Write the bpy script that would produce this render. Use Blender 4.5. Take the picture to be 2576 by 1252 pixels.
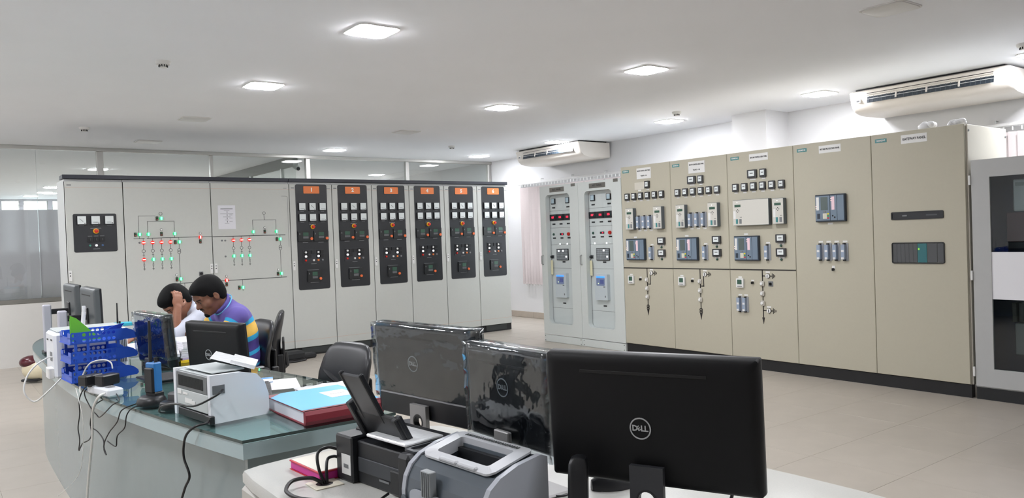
import bpy, math, random
import numpy as np
from mathutils import Vector, Matrix
random.seed(7)
PI = math.pi
SC = bpy.context.scene
COL = SC.collection
for o in list(bpy.data.objects): bpy.data.objects.remove(o)

# ---------------------------------------------------------------- camera
CAM_H = 1.4928; F_PX = 1954.8; YAW = 0.9227; PITCH = -0.0165; ROLL = -0.0357
def cam_basis():
    f = Vector((math.cos(PITCH)*math.cos(YAW), math.cos(PITCH)*math.sin(YAW), math.sin(PITCH)))
    r = Vector((math.sin(YAW), -math.cos(YAW), 0)); u = r.cross(f)
    c, s = math.cos(ROLL), math.sin(ROLL)
    return f, r*c + u*s, u*c - r*s
_f, _r, _u = cam_basis()
cd = bpy.data.cameras.new('camera'); cam = bpy.data.objects.new('camera', cd); COL.objects.link(cam)
m = Matrix((( _r.x, _u.x, -_f.x, 0), (_r.y, _u.y, -_f.y, 0), (_r.z, _u.z, -_f.z, CAM_H), (0, 0, 0, 1)))
cam.matrix_world = m
cd.sensor_width = 36; cd.lens = F_PX*36/2576; cd.clip_start = .05; cd.clip_end = 100
SC.camera = cam

# ---------------------------------------------------------------- world and exposure
wd = bpy.data.worlds.new('daylight'); SC.world = wd; wd.use_nodes = True
bg = wd.node_tree.nodes['Background']; bg.inputs[0].default_value = (.92, .95, 1, 1); bg.inputs[1].default_value = 5.0
vs = SC.view_settings; vs.view_transform = 'Standard'; vs.look = 'None'; vs.gamma = 1; vs.use_curve_mapping = False
vs.exposure = 0.0
LAMP = 130.0        # radiance of a lit ceiling panel

# ---------------------------------------------------------------- materials
MATS = {}
def lin(c):
    return tuple(((v/255)/12.92 if v/255 <= .04045 else ((v/255+.055)/1.055)**2.4) for v in c)
def mat(name, rgb, rough=.5, metal=0., noise=0., nscale=20., bump=0., bscale=200., emit=0., coat=0., spec=None, alpha=None, sub=0.):
    """procedural principled material; rgb in 0..255 sRGB"""
    if name in MATS: return MATS[name]
    M = bpy.data.materials.new(name); M.use_nodes = True
    nt = M.node_tree; N = nt.nodes; L = nt.links; b = N['Principled BSDF']
    c = lin(rgb)
    b.inputs['Base Color'].default_value = (*c, 1); b.inputs['Roughness'].default_value = rough; b.inputs['Metallic'].default_value = metal
    if coat: b.inputs['Coat Weight'].default_value = coat; b.inputs['Coat Roughness'].default_value = .08
    if spec is not None: b.inputs['Specular IOR Level'].default_value = spec
    if emit: b.inputs['Emission Color'].default_value = (*c, 1); b.inputs['Emission Strength'].default_value = emit
    if sub: b.inputs['Subsurface Weight'].default_value = sub; b.inputs['Subsurface Radius'].default_value = (.01, .004, .002)
    if noise or bump:
        tc = N.new('ShaderNodeTexCoord')
    if noise:
        nz = N.new('ShaderNodeTexNoise'); nz.inputs['Scale'].default_value = nscale; nz.inputs['Detail'].default_value = 4
        L.new(tc.outputs['Object'], nz.inputs['Vector'])
        mr = N.new('ShaderNodeMapRange'); mr.inputs[1].default_value = .25; mr.inputs[2].default_value = .75
        mr.inputs[3].default_value = 1-noise; mr.inputs[4].default_value = 1+noise
        L.new(nz.outputs['Fac'], mr.inputs[0])
        mx = N.new('ShaderNodeMix'); mx.data_type = 'RGBA'; mx.blend_type = 'MULTIPLY'; mx.inputs[0].default_value = 1
        mx.inputs[6].default_value = (*c, 1); L.new(mr.outputs[0], mx.inputs[7]); L.new(mx.outputs[2], b.inputs['Base Color'])
    if bump:
        bz = N.new('ShaderNodeTexNoise'); bz.inputs['Scale'].default_value = bscale; L.new(tc.outputs['Object'], bz.inputs['Vector'])
        bp = N.new('ShaderNodeBump'); bp.inputs['Strength'].default_value = bump; bp.inputs['Distance'].default_value = .002
        L.new(bz.outputs['Fac'], bp.inputs['Height']); L.new(bp.outputs[0], b.inputs['Normal'])
    MATS[name] = M
    return M
def glassmat(name, tint, gloss_rough=.02, ior=1.5, dark=0., bump=0., bscale=12.):
    """thin clear sheet: fresnel mix of mirror and tinted see-through"""
    if name in MATS: return MATS[name]
    M = bpy.data.materials.new(name); M.use_nodes = True; nt = M.node_tree; N = nt.nodes; L = nt.links
    N.remove(N['Principled BSDF']); out = N['Material Output']
    tr = N.new('ShaderNodeBsdfTransparent'); tr.inputs[0].default_value = (*lin(tint), 1)
    gl = N.new('ShaderNodeBsdfGlossy'); gl.inputs['Roughness'].default_value = gloss_rough
    lw = N.new('ShaderNodeLayerWeight'); lw.inputs[0].default_value = .5
    pw = N.new('ShaderNodeMath'); pw.operation = 'POWER'; pw.inputs[1].default_value = 5; L.new(lw.outputs['Facing'], pw.inputs[0])
    f0 = ((ior-1)/(ior+1))**2
    fr = N.new('ShaderNodeMath'); fr.operation = 'MULTIPLY_ADD'; fr.inputs[1].default_value = 1-f0; fr.inputs[2].default_value = f0; L.new(pw.outputs[0], fr.inputs[0])
    mx = N.new('ShaderNodeMixShader'); L.new(fr.outputs[0], mx.inputs[0]); L.new(tr.outputs[0], mx.inputs[1]); L.new(gl.outputs[0], mx.inputs[2])
    if bump:
        tc = N.new('ShaderNodeTexCoord'); bz = N.new('ShaderNodeTexNoise'); bz.inputs['Scale'].default_value = bscale; bz.inputs['Detail'].default_value = 3
        L.new(tc.outputs['Object'], bz.inputs['Vector'])
        bp = N.new('ShaderNodeBump'); bp.inputs['Strength'].default_value = bump; bp.inputs['Distance'].default_value = .01
        L.new(bz.outputs['Fac'], bp.inputs['Height']); L.new(bp.outputs[0], gl.inputs['Normal']); L.new(bp.outputs[0], lw.inputs['Normal'])
    L.new(mx.outputs[0], out.inputs['Surface'])
    MATS[name] = M
    return M

# ---------------------------------------------------------------- mesh helpers
def rrect(w, h, r, n=4, cx=0., cy=0.):
    r = min(r, w/2-1e-4, h/2-1e-4); P = []
    for (sx, sy, a0) in ((1, 1, 0), (-1, 1, 90), (-1, -1, 180), (1, -1, 270)):
        for i in range(n+1):
            a = math.radians(a0+90*i/n)
            P.append((cx+sx*(w/2-r)+r*math.cos(a), cy+sy*(h/2-r)+r*math.sin(a)))
    return P
def circ(r, n=16, cx=0., cy=0.): return [(cx+r*math.cos(2*PI*i/n), cy+r*math.sin(2*PI*i/n)) for i in range(n)]
def frame_of(d):
    d = Vector(d).normalized(); a = Vector((0, 0, 1)) if abs(d.z) < .9 else Vector((1, 0, 0))
    x = d.cross(a).normalized(); return x, d.cross(x).normalized(), d
class MB:
    def __init__(s): s.v = []; s.f = []; s.mi = []; s.cur = 0
    def face(s, idx): s.f.append(idx); s.mi.append(s.cur)
    def box(s, c, d, b=0., rot=None):
        hx, hy, hz = d[0]/2, d[1]/2, d[2]/2; o = len(s.v)
        b = min(b, hx*.9, hy*.9, hz*.9)
        if b <= 0:
            P = [(x, y, z) for x in (-hx, hx) for y in (-hy, hy) for z in (-hz, hz)]
            F = [(0, 1, 3, 2), (4, 6, 7, 5), (0, 4, 5, 1), (2, 3, 7, 6), (0, 2, 6, 4), (1, 5, 7, 3)]
        else:
            P = []; I = {}
            for x in (-1, 1):
                for y in (-1, 1):
                    for z in (-1, 1):
                        for ax in range(3):
                            q = [x*(hx-b), y*(hy-b), z*(hz-b)]; q[ax] += (x, y, z)[ax]*b
                            I[(x, y, z, ax)] = len(P); P.append(tuple(q))
            F = []
            for ax in range(3):
                a1, a2 = [(1, 2), (2, 0), (0, 1)][ax]
                for sg in (-1, 1):
                    q = []
                    for (p, r) in ((-1, -1), (1, -1), (1, 1), (-1, 1)):
                        t = [0, 0, 0]; t[ax] = sg; t[a1] = p; t[a2] = r; q.append(I[(*t, ax)])
                    F.append(tuple(q if sg > 0 else q[::-1]))
            for ax in range(3):
                a1, a2 = [(1, 2), (2, 0), (0, 1)][ax]
                for p in (-1, 1):
                    for r in (-1, 1):
                        t0 = [0, 0, 0]; t1 = [0, 0, 0]; t0[ax] = -1; t1[ax] = 1
                        for t in (t0, t1): t[a1] = p; t[a2] = r
                        q = [I[(*t0, a1)], I[(*t1, a1)], I[(*t1, a2)], I[(*t0, a2)]]
                        F.append(tuple(q if p*r < 0 else q[::-1]))
            for x in (-1, 1):
                for y in (-1, 1):
                    for z in (-1, 1):
                        q = [I[(x, y, z, 0)], I[(x, y, z, 1)], I[(x, y, z, 2)]]
                        F.append(tuple(q if x*y*z > 0 else q[::-1]))
        R = rot if rot is not None else None
        for p in P:
            p = Vector(p)
            if R is not None: p = R @ p
            s.v.append((p.x+c[0], p.y+c[1], p.z+c[2]))
        for f in F: s.face(tuple(i+o for i in f))
        return s
    def prism(s, poly, a, b, axis='z', caps=True):
        """extrude a 2D polygon from a to b; axis z: poly is xy, axis y: poly is xz, axis x: poly is yz"""
        o = len(s.v); n = len(poly)
        for t in (a, b):
            for (p, q) in poly: s.v.append((p, q, t) if axis == 'z' else (p, t, q) if axis == 'y' else (t, p, q))
        for i in range(n):
            j = (i+1) % n; s.face((o+i, o+j, o+n+j, o+n+i))
        if caps: s.face(tuple(o+i for i in range(n))[::-1]); s.face(tuple(o+n+i for i in range(n)))
        return s
    def ring(s, outer, inner, a, b, axis='y'):
        """plate with a hole, both loops same count"""
        o = len(s.v); n = len(outer)
        for t in (a, b):
            for loop in (outer, inner):
                for (p, q) in loop: s.v.append((p, q, t) if axis == 'z' else (p, t, q) if axis == 'y' else (t, p, q))
        for i in range(n):
            j = (i+1) % n
            A, B, C_, D = o, o+n, o+2*n, o+3*n
            s.face((A+i, A+j, B+j, B+i)); s.face((C_+i, D+i, D+j, C_+j))
            s.face((A+i, C_+i, C_+j, A+j)); s.face((B+i, B+j, D+j, D+i))
        return s
    def loft(s, loops, close=True, caps=True):
        o = len(s.v); n = len(loops[0])
        for l in loops: s.v.extend([tuple(p) for p in l])
        for k in range(len(loops)-1):
            for i in range(n if close else n-1):
                j = (i+1) % n; s.face((o+k*n+i, o+k*n+j, o+(k+1)*n+j, o+(k+1)*n+i))
        if caps and close:
            s.face(tuple(o+i for i in range(n))[::-1]); s.face(tuple(o+(len(loops)-1)*n+i for i in range(n)))
        return s
    def tube(s, pts, r, n=8, closed=False):
        pts = [Vector(p) for p in pts]; L = []; up = None
        for i, p in enumerate(pts):
            d = (pts[min(i+1, len(pts)-1)]-pts[max(i-1, 0)])
            if d.length < 1e-9: d = Vector((0, 0, 1))
            d.normalize()
            if up is None: x, y, _ = frame_of(d)
            else:
                x = (up-d*up.dot(d))
                x = x.normalized() if x.length > 1e-6 else frame_of(d)[0]
                y = d.cross(x)
            up = x; rr = r[i] if hasattr(r, '__len__') else r
            L.append([p+x*(rr*math.cos(2*PI*k/n))+y*(rr*math.sin(2*PI*k/n)) for k in range(n)])
        return s.loft(L)
    def cyl(s, p0, p1, r0, r1=None, n=16): return s.tube([p0, p1], [r0, r0 if r1 is None else r1], n)
    def lathe(s, prof, n=20, c=(0, 0, 0), axis='z'):
        L = []
        for (r, z) in prof:
            l = []
            for i in range(n):
                a = 2*PI*i/n; x, y = max(r, 1e-4)*math.cos(a), max(r, 1e-4)*math.sin(a)
                p = (x, y, z) if axis == 'z' else (x, z, y) if axis == 'y' else (z, x, y)
                l.append((p[0]+c[0], p[1]+c[1], p[2]+c[2]))
            L.append(l)
        return s.loft(L)
    def ell(s, c, r, n=14, k=9, rot=None):
        L = []
        for j in range(k+1):
            t = -PI/2+PI*j/k; l = []
            for i in range(n):
                a = 2*PI*i/n; p = Vector((r[0]*math.cos(t)*math.cos(a), r[1]*math.cos(t)*math.sin(a), r[2]*math.sin(t)))
                if j in (0, k): p = Vector((r[0]*.02*math.cos(a), r[1]*.02*math.sin(a), r[2]*math.sin(t)))
                if rot is not None: p = rot @ p
                l.append((p.x+c[0], p.y+c[1], p.z+c[2]))
            L.append(l)
        return s.loft(L)
    def mesh(s, name, mats, smooth=False):
        me = bpy.data.meshes.new(name); me.from_pydata(s.v, [], s.f)
        for m_ in (mats if isinstance(mats, (list, tuple)) else [mats]): me.materials.append(m_)
        if max(s.mi, default=0) > 0: me.polygons.foreach_set('material_index', s.mi)
        import bmesh
        bm = bmesh.new(); bm.from_mesh(me); bmesh.ops.recalc_face_normals(bm, faces=bm.faces); bm.to_mesh(me); bm.free()
        if smooth:
            me.polygons.foreach_set('use_smooth', [True]*len(me.polygons))
            try: me.set_sharp_from_angle(angle=math.radians(40))
            except Exception: pass
        me.update(); return me
    def build(s, name, mats, parent=None, loc=(0, 0, 0), rz=0., smooth=False): return put(name, s.mesh(name, mats, smooth), parent, loc, rz)
def put(name, me, parent=None, loc=(0, 0, 0), rz=0.):
    o = bpy.data.objects.new(name, me); COL.objects.link(o); o.location = loc
    if rz: o.rotation_euler = (0, 0, rz)
    if parent is not None: o.parent = parent
    return o
def thing(name, label, cat, loc=(0, 0, 0), rz=0., group=None):
    o = bpy.data.objects.new(name, None); COL.objects.link(o); o.location = loc; o.rotation_euler = (0, 0, rz)
    o.empty_display_size = .05
    return tag(o, label, cat, group)
def tag(o, label, cat, group=None):
    o['label'] = label; o['category'] = cat
    if group: o['group'] = group
    return o
def struct(o): o['kind'] = 'structure'; return o
CACHE = {}
def cached(key, fn):
    if key not in CACHE: CACHE[key] = fn()
    return CACHE[key]
def text_mesh(s, size, mt, extr=.0006, bold=.0, shear=0.):
    """lettering standing in the local xz plane, facing -y, centred"""
    key = ('txt', s, size, mt.name, extr, bold)
    def mk():
        cu = bpy.data.curves.new('txt', 'FONT'); cu.body = s; cu.size = size; cu.extrude = extr; cu.offset = bold; cu.shear = shear
        cu.align_x = 'CENTER'; cu.align_y = 'CENTER'; cu.resolution_u = 2
        ob = bpy.data.objects.new('txt', cu); COL.objects.link(ob)
        bpy.context.view_layer.update()
        me = bpy.data.meshes.new_from_object(ob.evaluated_get(bpy.context.evaluated_depsgraph_get()))
        bpy.data.objects.remove(ob); bpy.data.curves.remove(cu)
        me.transform(Matrix(((1, 0, 0, 0), (0, 0, -1, 0), (0, 1, 0, 0), (0, 0, 0, 1))))
        me.materials.clear(); me.materials.append(mt); me.name = 'lettering'
        return me
    return cached(key, mk)
def lettering(s, size, mt, parent, loc, bold=0., wmax=None, rz=0.):
    me = text_mesh(s, size, mt, bold=bold)
    o = put('lettering', me, parent, loc, rz)
    if wmax:
        xs = [v.co.x for v in me.vertices]; w = max(xs)-min(xs)
        if w > wmax: o.scale = (wmax/w, 1, 1)
    return o
def copy_tree(o, parent=None):
    c = o.copy(); COL.objects.link(c); c.parent = parent
    for ch in list(o.children): copy_tree(ch, c)
    return c

# ================================================================ the room
XR, YB, ZC = 8.75, 12.15, 2.93          # right wall, glass partition, ceiling
XL, YN = -3.6, -3.2                     # left and near walls, out of view
YF = 24.2                               # far wall of the hall behind the glass
m_ceil = mat('ceiling_paint', (243, 245, 249), .8, noise=.015, nscale=1.2)
m_wall = mat('white_wall_paint', (240, 240, 240), .7, noise=.012, nscale=2)
m_tile = mat('floor_tile', (176, 168, 157), .36, noise=.05, nscale=5, bump=.05, bscale=60)
m_grout = mat('floor_grout', (164, 156, 146), .6)
m_alu = mat('satin_aluminium', (176, 177, 176), .32, .85, noise=.03, nscale=8)
m_skirt = mat('skirting_tile', (176, 165, 152), .4, noise=.06, nscale=9)
m_glass = glassmat('partition_glass', (244, 247, 246), .0, 1.55)
m_blind = mat('blind_fabric', (204, 193, 192), .85, noise=.02, nscale=60)
m_white = mat('white_plastic', (232, 232, 230), .35)
m_black = mat('black_plastic', (24, 25, 28), .4)
m_dark = mat('dark_gap', (14, 14, 15), .6)
def frosted():
    M = bpy.data.materials.new('frosted_film'); M.use_nodes = True; nt = M.node_tree; N = nt.nodes; L = nt.links
    N.remove(N['Principled BSDF'])
    a = N.new('ShaderNodeBsdfRefraction'); a.inputs['Color'].default_value = (.82, .79, .81, 1); a.inputs['IOR'].default_value = 1.06; a.inputs['Roughness'].default_value = .32
    d = N.new('ShaderNodeBsdfTranslucent'); d.inputs[0].default_value = (.76, .73, .76, 1)
    e = N.new('ShaderNodeBsdfDiffuse'); e.inputs[0].default_value = (.74, .71, .74, 1)
    m1 = N.new('ShaderNodeMixShader'); m1.inputs[0].default_value = .35; L.new(a.outputs[0], m1.inputs[1]); L.new(d.outputs[0], m1.inputs[2])
    m2 = N.new('ShaderNodeMixShader'); m2.inputs[0].default_value = .55; L.new(m1.outputs[0], m2.inputs[1]); L.new(e.outputs[0], m2.inputs[2])
    L.new(m2.outputs[0], N['Material Output'].inputs['Surface']); MATS['frosted_film'] = M
    return M
m_frost = frosted()

# floor: slab plus single tiles
fl = struct(MB().box(((XL+XR)/2, (YN+YF)/2, -.06), (XR-XL+.3, YF-YN+.3, .1)).build('floor', m_grout))
TS = .6; x0t, y0t = .33, .46
tile_me = MB().box((0, 0, 0), (TS-.0015, TS-.0015, .01), .0012).mesh('tile', m_tile)
tiles = []
for i in range(-8, 16):
    for j in range(-8, 41):
        cx, cy = x0t+TS*(i+.5), y0t+TS*(j+.5)
        if not (XL-.2 < cx < XR+.1 and YN-.2 < cy < YF): continue
        d = Vector((cx, cy, -CAM_H)); dep = d.dot(_f)
        vis = False
        if dep > 1 and cy < YB:
            px, py = 1288+F_PX*d.dot(_r)/dep, 626-F_PX*d.dot(_u)/dep
            vis = -120 < px < 2700 and py < 1400 and not (cx > 7.3 and cy < 8.2) and not (cy > 10.4 and 1.6 < cx < 7.2)
        tiles.append((0 if vis else 1, dep if dep > 0 else 99, cx, cy))
tiles.sort()
rest = MB()
for k, (nv, dep, cx, cy) in enumerate(tiles):
    if nv == 0 and k < 300: put('tile', tile_me, fl, (cx, cy, -.005))
    else: rest.box((cx, cy, -.005), (TS-.0015, TS-.0015, .01))
r_ = rest.build('tile_field', m_tile, fl); r_['kind'] = 'stuff'

struct(MB().box(((XL+XR)/2, (YN+YF)/2, ZC+.05), (XR-XL+.4, YF-YN+.4, .1)).build('ceiling', m_ceil))
struct(MB().box((XL-.1, (YN+YF)/2, ZC/2), (.2, YF-YN, ZC)).build('wall_left', m_wall))
struct(MB().box(((XL+XR)/2, YN-.1, ZC/2), (XR-XL, .2, ZC)).build('wall_near', m_wall))
# right wall with two window openings
W1 = (6.5, 11.1); W2 = (.9, 3.3); WZ0, WZ1 = .75, 2.36
wr = MB()
for (a, b, z0, z1) in ((YN, YF, 0, WZ0), (YN, YF, WZ1, ZC), (YN, W2[0], WZ0, WZ1), (W2[1], W1[0], WZ0, WZ1), (W1[1], YF, WZ0, WZ1)):
    wr.box((XR+.1, (a+b)/2, (z0+z1)/2), (.2, b-a, z1-z0))
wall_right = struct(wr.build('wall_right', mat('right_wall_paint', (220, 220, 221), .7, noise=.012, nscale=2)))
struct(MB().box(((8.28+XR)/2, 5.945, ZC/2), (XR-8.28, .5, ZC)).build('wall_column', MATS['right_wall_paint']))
for n_, (a, b) in enumerate((W1, W2)):
    w = MB().ring([(a, WZ0), (b, WZ0), (b, WZ1), (a, WZ1)], [(a+.05, WZ0+.05), (b-.05, WZ0+.05), (b-.05, WZ1-.05), (a+.05, WZ1-.05)], XR+.06, XR+.12, 'x')
    k = max(2, int((b-a)/1.1)); wo = struct(w.build('window_%d' % (n_+1), m_alu))
    for i in range(1, k): MB().box((XR+.09, a+(b-a)*i/k, (WZ0+WZ1)/2), (.05, .05, WZ1-WZ0-.1)).build('mullion', m_alu, wo)
    for i in range(k):
        MB().box((XR+.09, a+(b-a)*(i+.5)/k, (WZ0+WZ1)/2), (.006, (b-a)/k-.05, WZ1-WZ0-.1)).build('pane', glassmat('window_glass', (235, 240, 240)), wo)
# skirting tiles along the right wall
sk = struct(MB().box((XR-.006, (YN+YB)/2, .055), (.012, YB-YN, .11)).build('baseboard_right', m_grout))
sk_me = MB().box((0, 0, 0), (.012, .596, .107), .002).mesh('skirting_tile', m_skirt)
y = YB-.3
while y > 8.4: put('skirting_tile', sk_me, sk, (XR-.016, y, .056)); y -= .6
MB().box((XR-.016, (YN+8.3)/2, .056), (.012, 8.3-YN-.3, .107)).build('skirting_run', m_skirt, sk)

# vertical blinds
slat_me = MB().box((0, 0, -.89), (.0025, .087, 1.72)).mesh('slat', m_blind)
clip_me = MB().box((0, 0, 0), (.012, .012, .05), .002).mesh('clip', m_white)
wt_me = MB().box((0, 0, 0), (.006, .08, .03), .002).mesh('bottom_weight', m_blind)
def blind(label, y0, y1, ztop, chain):
    t = thing('vertical_blind', label, 'blind', (XR-.07, y1, ztop))
    L_ = y1-y0
    MB().box((0, -L_/2, 0), (.045, L_+.06, .035), .006).build('head_rail', mat('rail_white', (222, 222, 222), .4), t)
    k = int(L_/.082)
    for i in range(k):
        yy = -L_+.05+i*.082
        s_ = put('slat', slat_me, t, (0, yy, -.045), rz=math.radians(random.uniform(40, 54)))
        put('bottom_weight', wt_me, s_, (0, 0, -1.75)); put('clip', clip_me, t, (0, yy, -.035))
    bk = cached('bkt', lambda: MB().tube([(0, 0, .018), (0, 0, .05), (.06, 0, .05)], .006, 6).mesh('bracket', m_alu))
    for i in range(int(L_/.8)+1): put('bracket', bk, t, (0, -L_+.1+i*.8, 0))
    if chain:
        c = MB(); y = -L_+.05
        for i in range(k-1):
            yy = -L_+.05+i*.082
            c.tube([(-.004, yy, -1.8), (-.006, yy+.02, -1.83), (-.006, yy+.041, -1.84), (-.006, yy+.062, -1.83), (-.004, yy+.082, -1.8)], .002, 5)
        c.build('chain', m_white, t)
    return t
blind('white vertical slat blind beside the far wall corner behind the grey panels', 6.45, 11.2, 2.43, True)
blind('white vertical slat blind behind the glass-door cabinet at the right edge', .8, 3.36, 2.43, False)

# ---------------------------------------------------------------- glass partition
part_ = struct(MB().box(((XL+XR)/2, YB, .415), (XR-XL, .1, .83)).build('wall_far', mat('partition_panel', (226, 224, 219), .5, noise=.01)))
FR = mat('partition_frame', (188, 187, 183), .35, .6)
MB().box(((XL+XR)/2, YB, .86), (XR-XL, .11, .055), .004).build('sill_rail', mat('sill_metal', (140, 138, 132), .4, .5), part_)
MB().box(((XL+XR)/2, YB, ZC-.025), (XR-XL, .09, .05), .004).build('head_rail', FR, part_)
muls = [(-1.6, .085), (.4, .04), (2.017, .085), (3.53, .045), (5.06, .075), (6.91, .065), (8.70, .06)]
for (x, w) in muls: MB().box((x, YB, (.89+ZC-.05)/2), (w, .075, ZC-.05-.89), .006).build('mullion', FR, part_)
xs = [XL]+[a for a, _ in muls]
for i in range(len(xs)-1):
    a, b = xs[i], xs[i+1]; jn = [a, 1.248, b] if a < 1.248 < b else [a, b]
    for j in range(len(jn)-1):
        p, q_ = jn[j], jn[j+1]; g = .02 if j == 0 else .002
        MB().box(((p+q_)/2, YB, (.885+ZC-.05)/2), (q_-p-.004, .012, ZC-.05-.885)).build('pane', m_glass, part_)
        MB().box(((p+q_)/2, YB+.009, (.89+2.075)/2), (q_-p-.006, .004, 2.075-.89)).build('frosted_film', m_frost, part_)
MB().box((1.248, YB, 1.9), (.004, .014, 1.96)).build('glass_joint', mat('silicone', (205, 212, 212), .3), part_)
# hall behind the glass
wf = MB(); wins = [(-.5, .35), (.45, 1.0), (1.66, 2.07), (2.16, 2.72), (2.82, 3.4), (3.5, 4.0)]
z0, z1 = 1.5, 2.9
ed = [XL]+[v for ab in wins for v in ab]+[XR]
for i in range(0, len(ed), 2): wf.box(((ed[i]+ed[i+1])/2, YF+.1, (z0+z1)/2), (ed[i+1]-ed[i], .2, z1-z0))
wf.box(((XL+XR)/2, YF+.1, z0/2), (XR-XL, .2, z0)); wf.box(((XL+XR)/2, YF+.1, (z1+ZC)/2), (XR-XL, .2, ZC-z1))
struct(wf.build('wall_hall', mat('hall_wall', (196, 196, 204), .8)))
for n_, (a, b) in enumerate(wins):
    wo = struct(MB().ring([(a, z0), (b, z0), (b, z1), (a, z1)], [(a+.02, z0+.02), (b-.02, z0+.02), (b-.02, z1-.02), (a+.02, z1-.02)], YF+.04, YF+.1, 'y').build('window_%d' % (n_+3), FR))
    MB().box(((a+b)/2, YF+.07, (z0+z1)/2), (b-a-.03, .006, z1-z0-.03)).build('pane', MATS['window_glass'], wo)
# cross partition of the hall
cp = struct(MB().box((4.9, (YB+.1+YF)/2, .9), (.08, YF-YB-.1, 1.8)).build('wall_hall_side', mat('hall_side', (205, 206, 204), .7)))
MB().box((4.9, (YB+.1+YF)/2, ZC-.08), (.08, YF-YB-.1, .16)).build('head_rail', mat('hall_header', (128, 128, 124), .6), cp)
for i in range(7): MB().box((4.9, YB+.7+i*1.55, 2.3), (.05, .06, 1.0)).build('mullion', FR, cp)
MB().box((4.9, (YB+.1+YF)/2, 2.3), (.01, YF-YB-.12, 1.0)).build('pane', m_glass, cp)

# ---------------------------------------------------------------- ceiling fittings
m_led = mat('led_diffuser', (249, 250, 255), .4, emit=LAMP)
m_ledoff = mat('led_diffuser_off', (214, 213, 211), .35)
led_rim = MB().ring(rrect(.31, .31, .05, 5), rrect(.292, .292, .055, 5), -.008, .0, 'z').mesh('rim', mat('led_rim', (222, 221, 218), .5))
def bulge():
    b = MB()
    b.loft([[(x, y, 0) for x, y in rrect(.29, .29, .055, 5)], [(x, y, -.012) for x, y in rrect(.288, .288, .055, 5)], [(x, y, -.017) for x, y in rrect(.25, .25, .05, 5)]])
    return b
led_me = bulge().mesh('diffuser', m_led, True); ledoff_me = bulge().mesh('diffuser', m_ledoff, True)
spr_me = MB().box((.165, .165, -.002), (.05, .004, .003), rot=Matrix.Rotation(math.radians(45), 3, 'Z')).box((-.165, -.165, -.002), (.05, .004, .003), rot=Matrix.Rotation(math.radians(45), 3, 'Z')).mesh('spring_clip', m_alu)
def led(x, y, label, on=True, group=None):
    t = thing('ceiling_light', label, 'light', (x, y, ZC), group=group)
    put('rim', led_rim, t); put('diffuser', led_me if on else ledoff_me, t)
    return t
L1 = 'lit square ceiling panel '
for (x, y, s_) in ((2.5, 4.80, L1+'at the top of the photo, the largest of all'), (2.5, 6.92, L1+'left of the photo between two smoke detectors'),
        (5.19, 4.78, L1+'right of centre, second largest'), (5.19, 6.95, L1+'in the middle of the photo above the numbered cabinets'),
        (5.15, 11.27, L1+'close to the glass partition above its middle mullion'), (7.90, 11.3, L1+'in the far corner near the end of the partition'),
        (7.87, 6.88, L1+'just below the smoke detector by the right wall'), (7.87, 9.15, L1+'touching the far air conditioner'), (7.87, 4.73, L1+'left of the near air conditioner')):
    led(x, y, s_)
for (x, y, s_) in ((2.47, 9.05, 'unlit square ceiling panel above the left grey cabinets'), (2.45, 11.2, 'unlit square ceiling panel nearest the glass partition on the left'),
        (5.18, 9.08, 'unlit square ceiling panel above the middle of the numbered cabinets'), (5.23, 2.61, 'unlit square ceiling panel at the top right corner of the photo')):
    led(x, y, s_, False)
for (x, y) in ((-.2, 2.62), (-.2, 4.78), (-.2, 6.92), (-2.9, 4.78), (2.5, 2.62), (2.5, .45), (-.2, 9.08), (-.2, 11.25), (7.87, 2.62), (-2.9, 9.08)):
    led(x, y, 'lit square ceiling panel outside the picture', True, 'ceiling panels outside the picture')
for (x, y, s_) in ((2.5, 15.25, 'bright ceiling light in the hall behind a partition mullion'), (2.3, 19.7, 'nearest of three strip-like hall lights above the far windows'),
        (2.35, 21.4, 'middle hall light above the far windows'), (2.2, 22.8, 'farthest hall light just above the far windows'), ):
    led(x, y, s_)
for (x, y) in ((-.6, 15.25), (-2.8, 18.5), (-2.8, 13.6), (4.3, 18.8), (4.3, 21.4), (7.1, 18.7), (7.1, 21.2), (3.7, 17.6), (5.2, 17.3), (5.4, 19.5), (3.7, 20.2), (3.9, 22.6), (6.2, 17.4), (6.2, 20), (6.2, 22.5), (8.1, 17.4), (8.1, 20), (8.1, 22.5)):  # added panels, hidden from view, that brighten the hall behind the glass
    led(x, y, 'added unseen hall light brightening the view through the glass partition', True, 'added unseen hall lights')
m_det = mat('detector_white', (224, 223, 219), .5)
det = MB().lathe([(0, -.05), (.022, -.05), (.026, -.046), (.034, -.028), (.05, -.026), (.056, -.012), (.056, 0)], 20).mesh('body', m_det, True)
slot = MB()
for i in range(12):
    a = 2*PI*i/12; slot.box((.0285*math.cos(a), .0285*math.sin(a), -.037), (.012, .006, .017), rot=Matrix.Rotation(a, 3, 'Z'))
slot = slot.mesh('vents', m_dark)
for (x, y, s_) in ((1.523, 6.363, 'white smoke detector on the ceiling at the upper left, the largest'), (1.542, 10.16, 'white smoke detector above the left end of the grey cabinets'),
        (6.62, 10.2, 'white smoke detector near the far corner lights'), (7.35, 6.3, 'white smoke detector above a lit panel by the right wall'), (7.31, 2.55, 'white smoke detector cut off at the right edge')):
    t = thing('smoke_detector', s_, 'detector', (x, y, ZC)); put('body', det, t); put('vents', slot, t)

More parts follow.
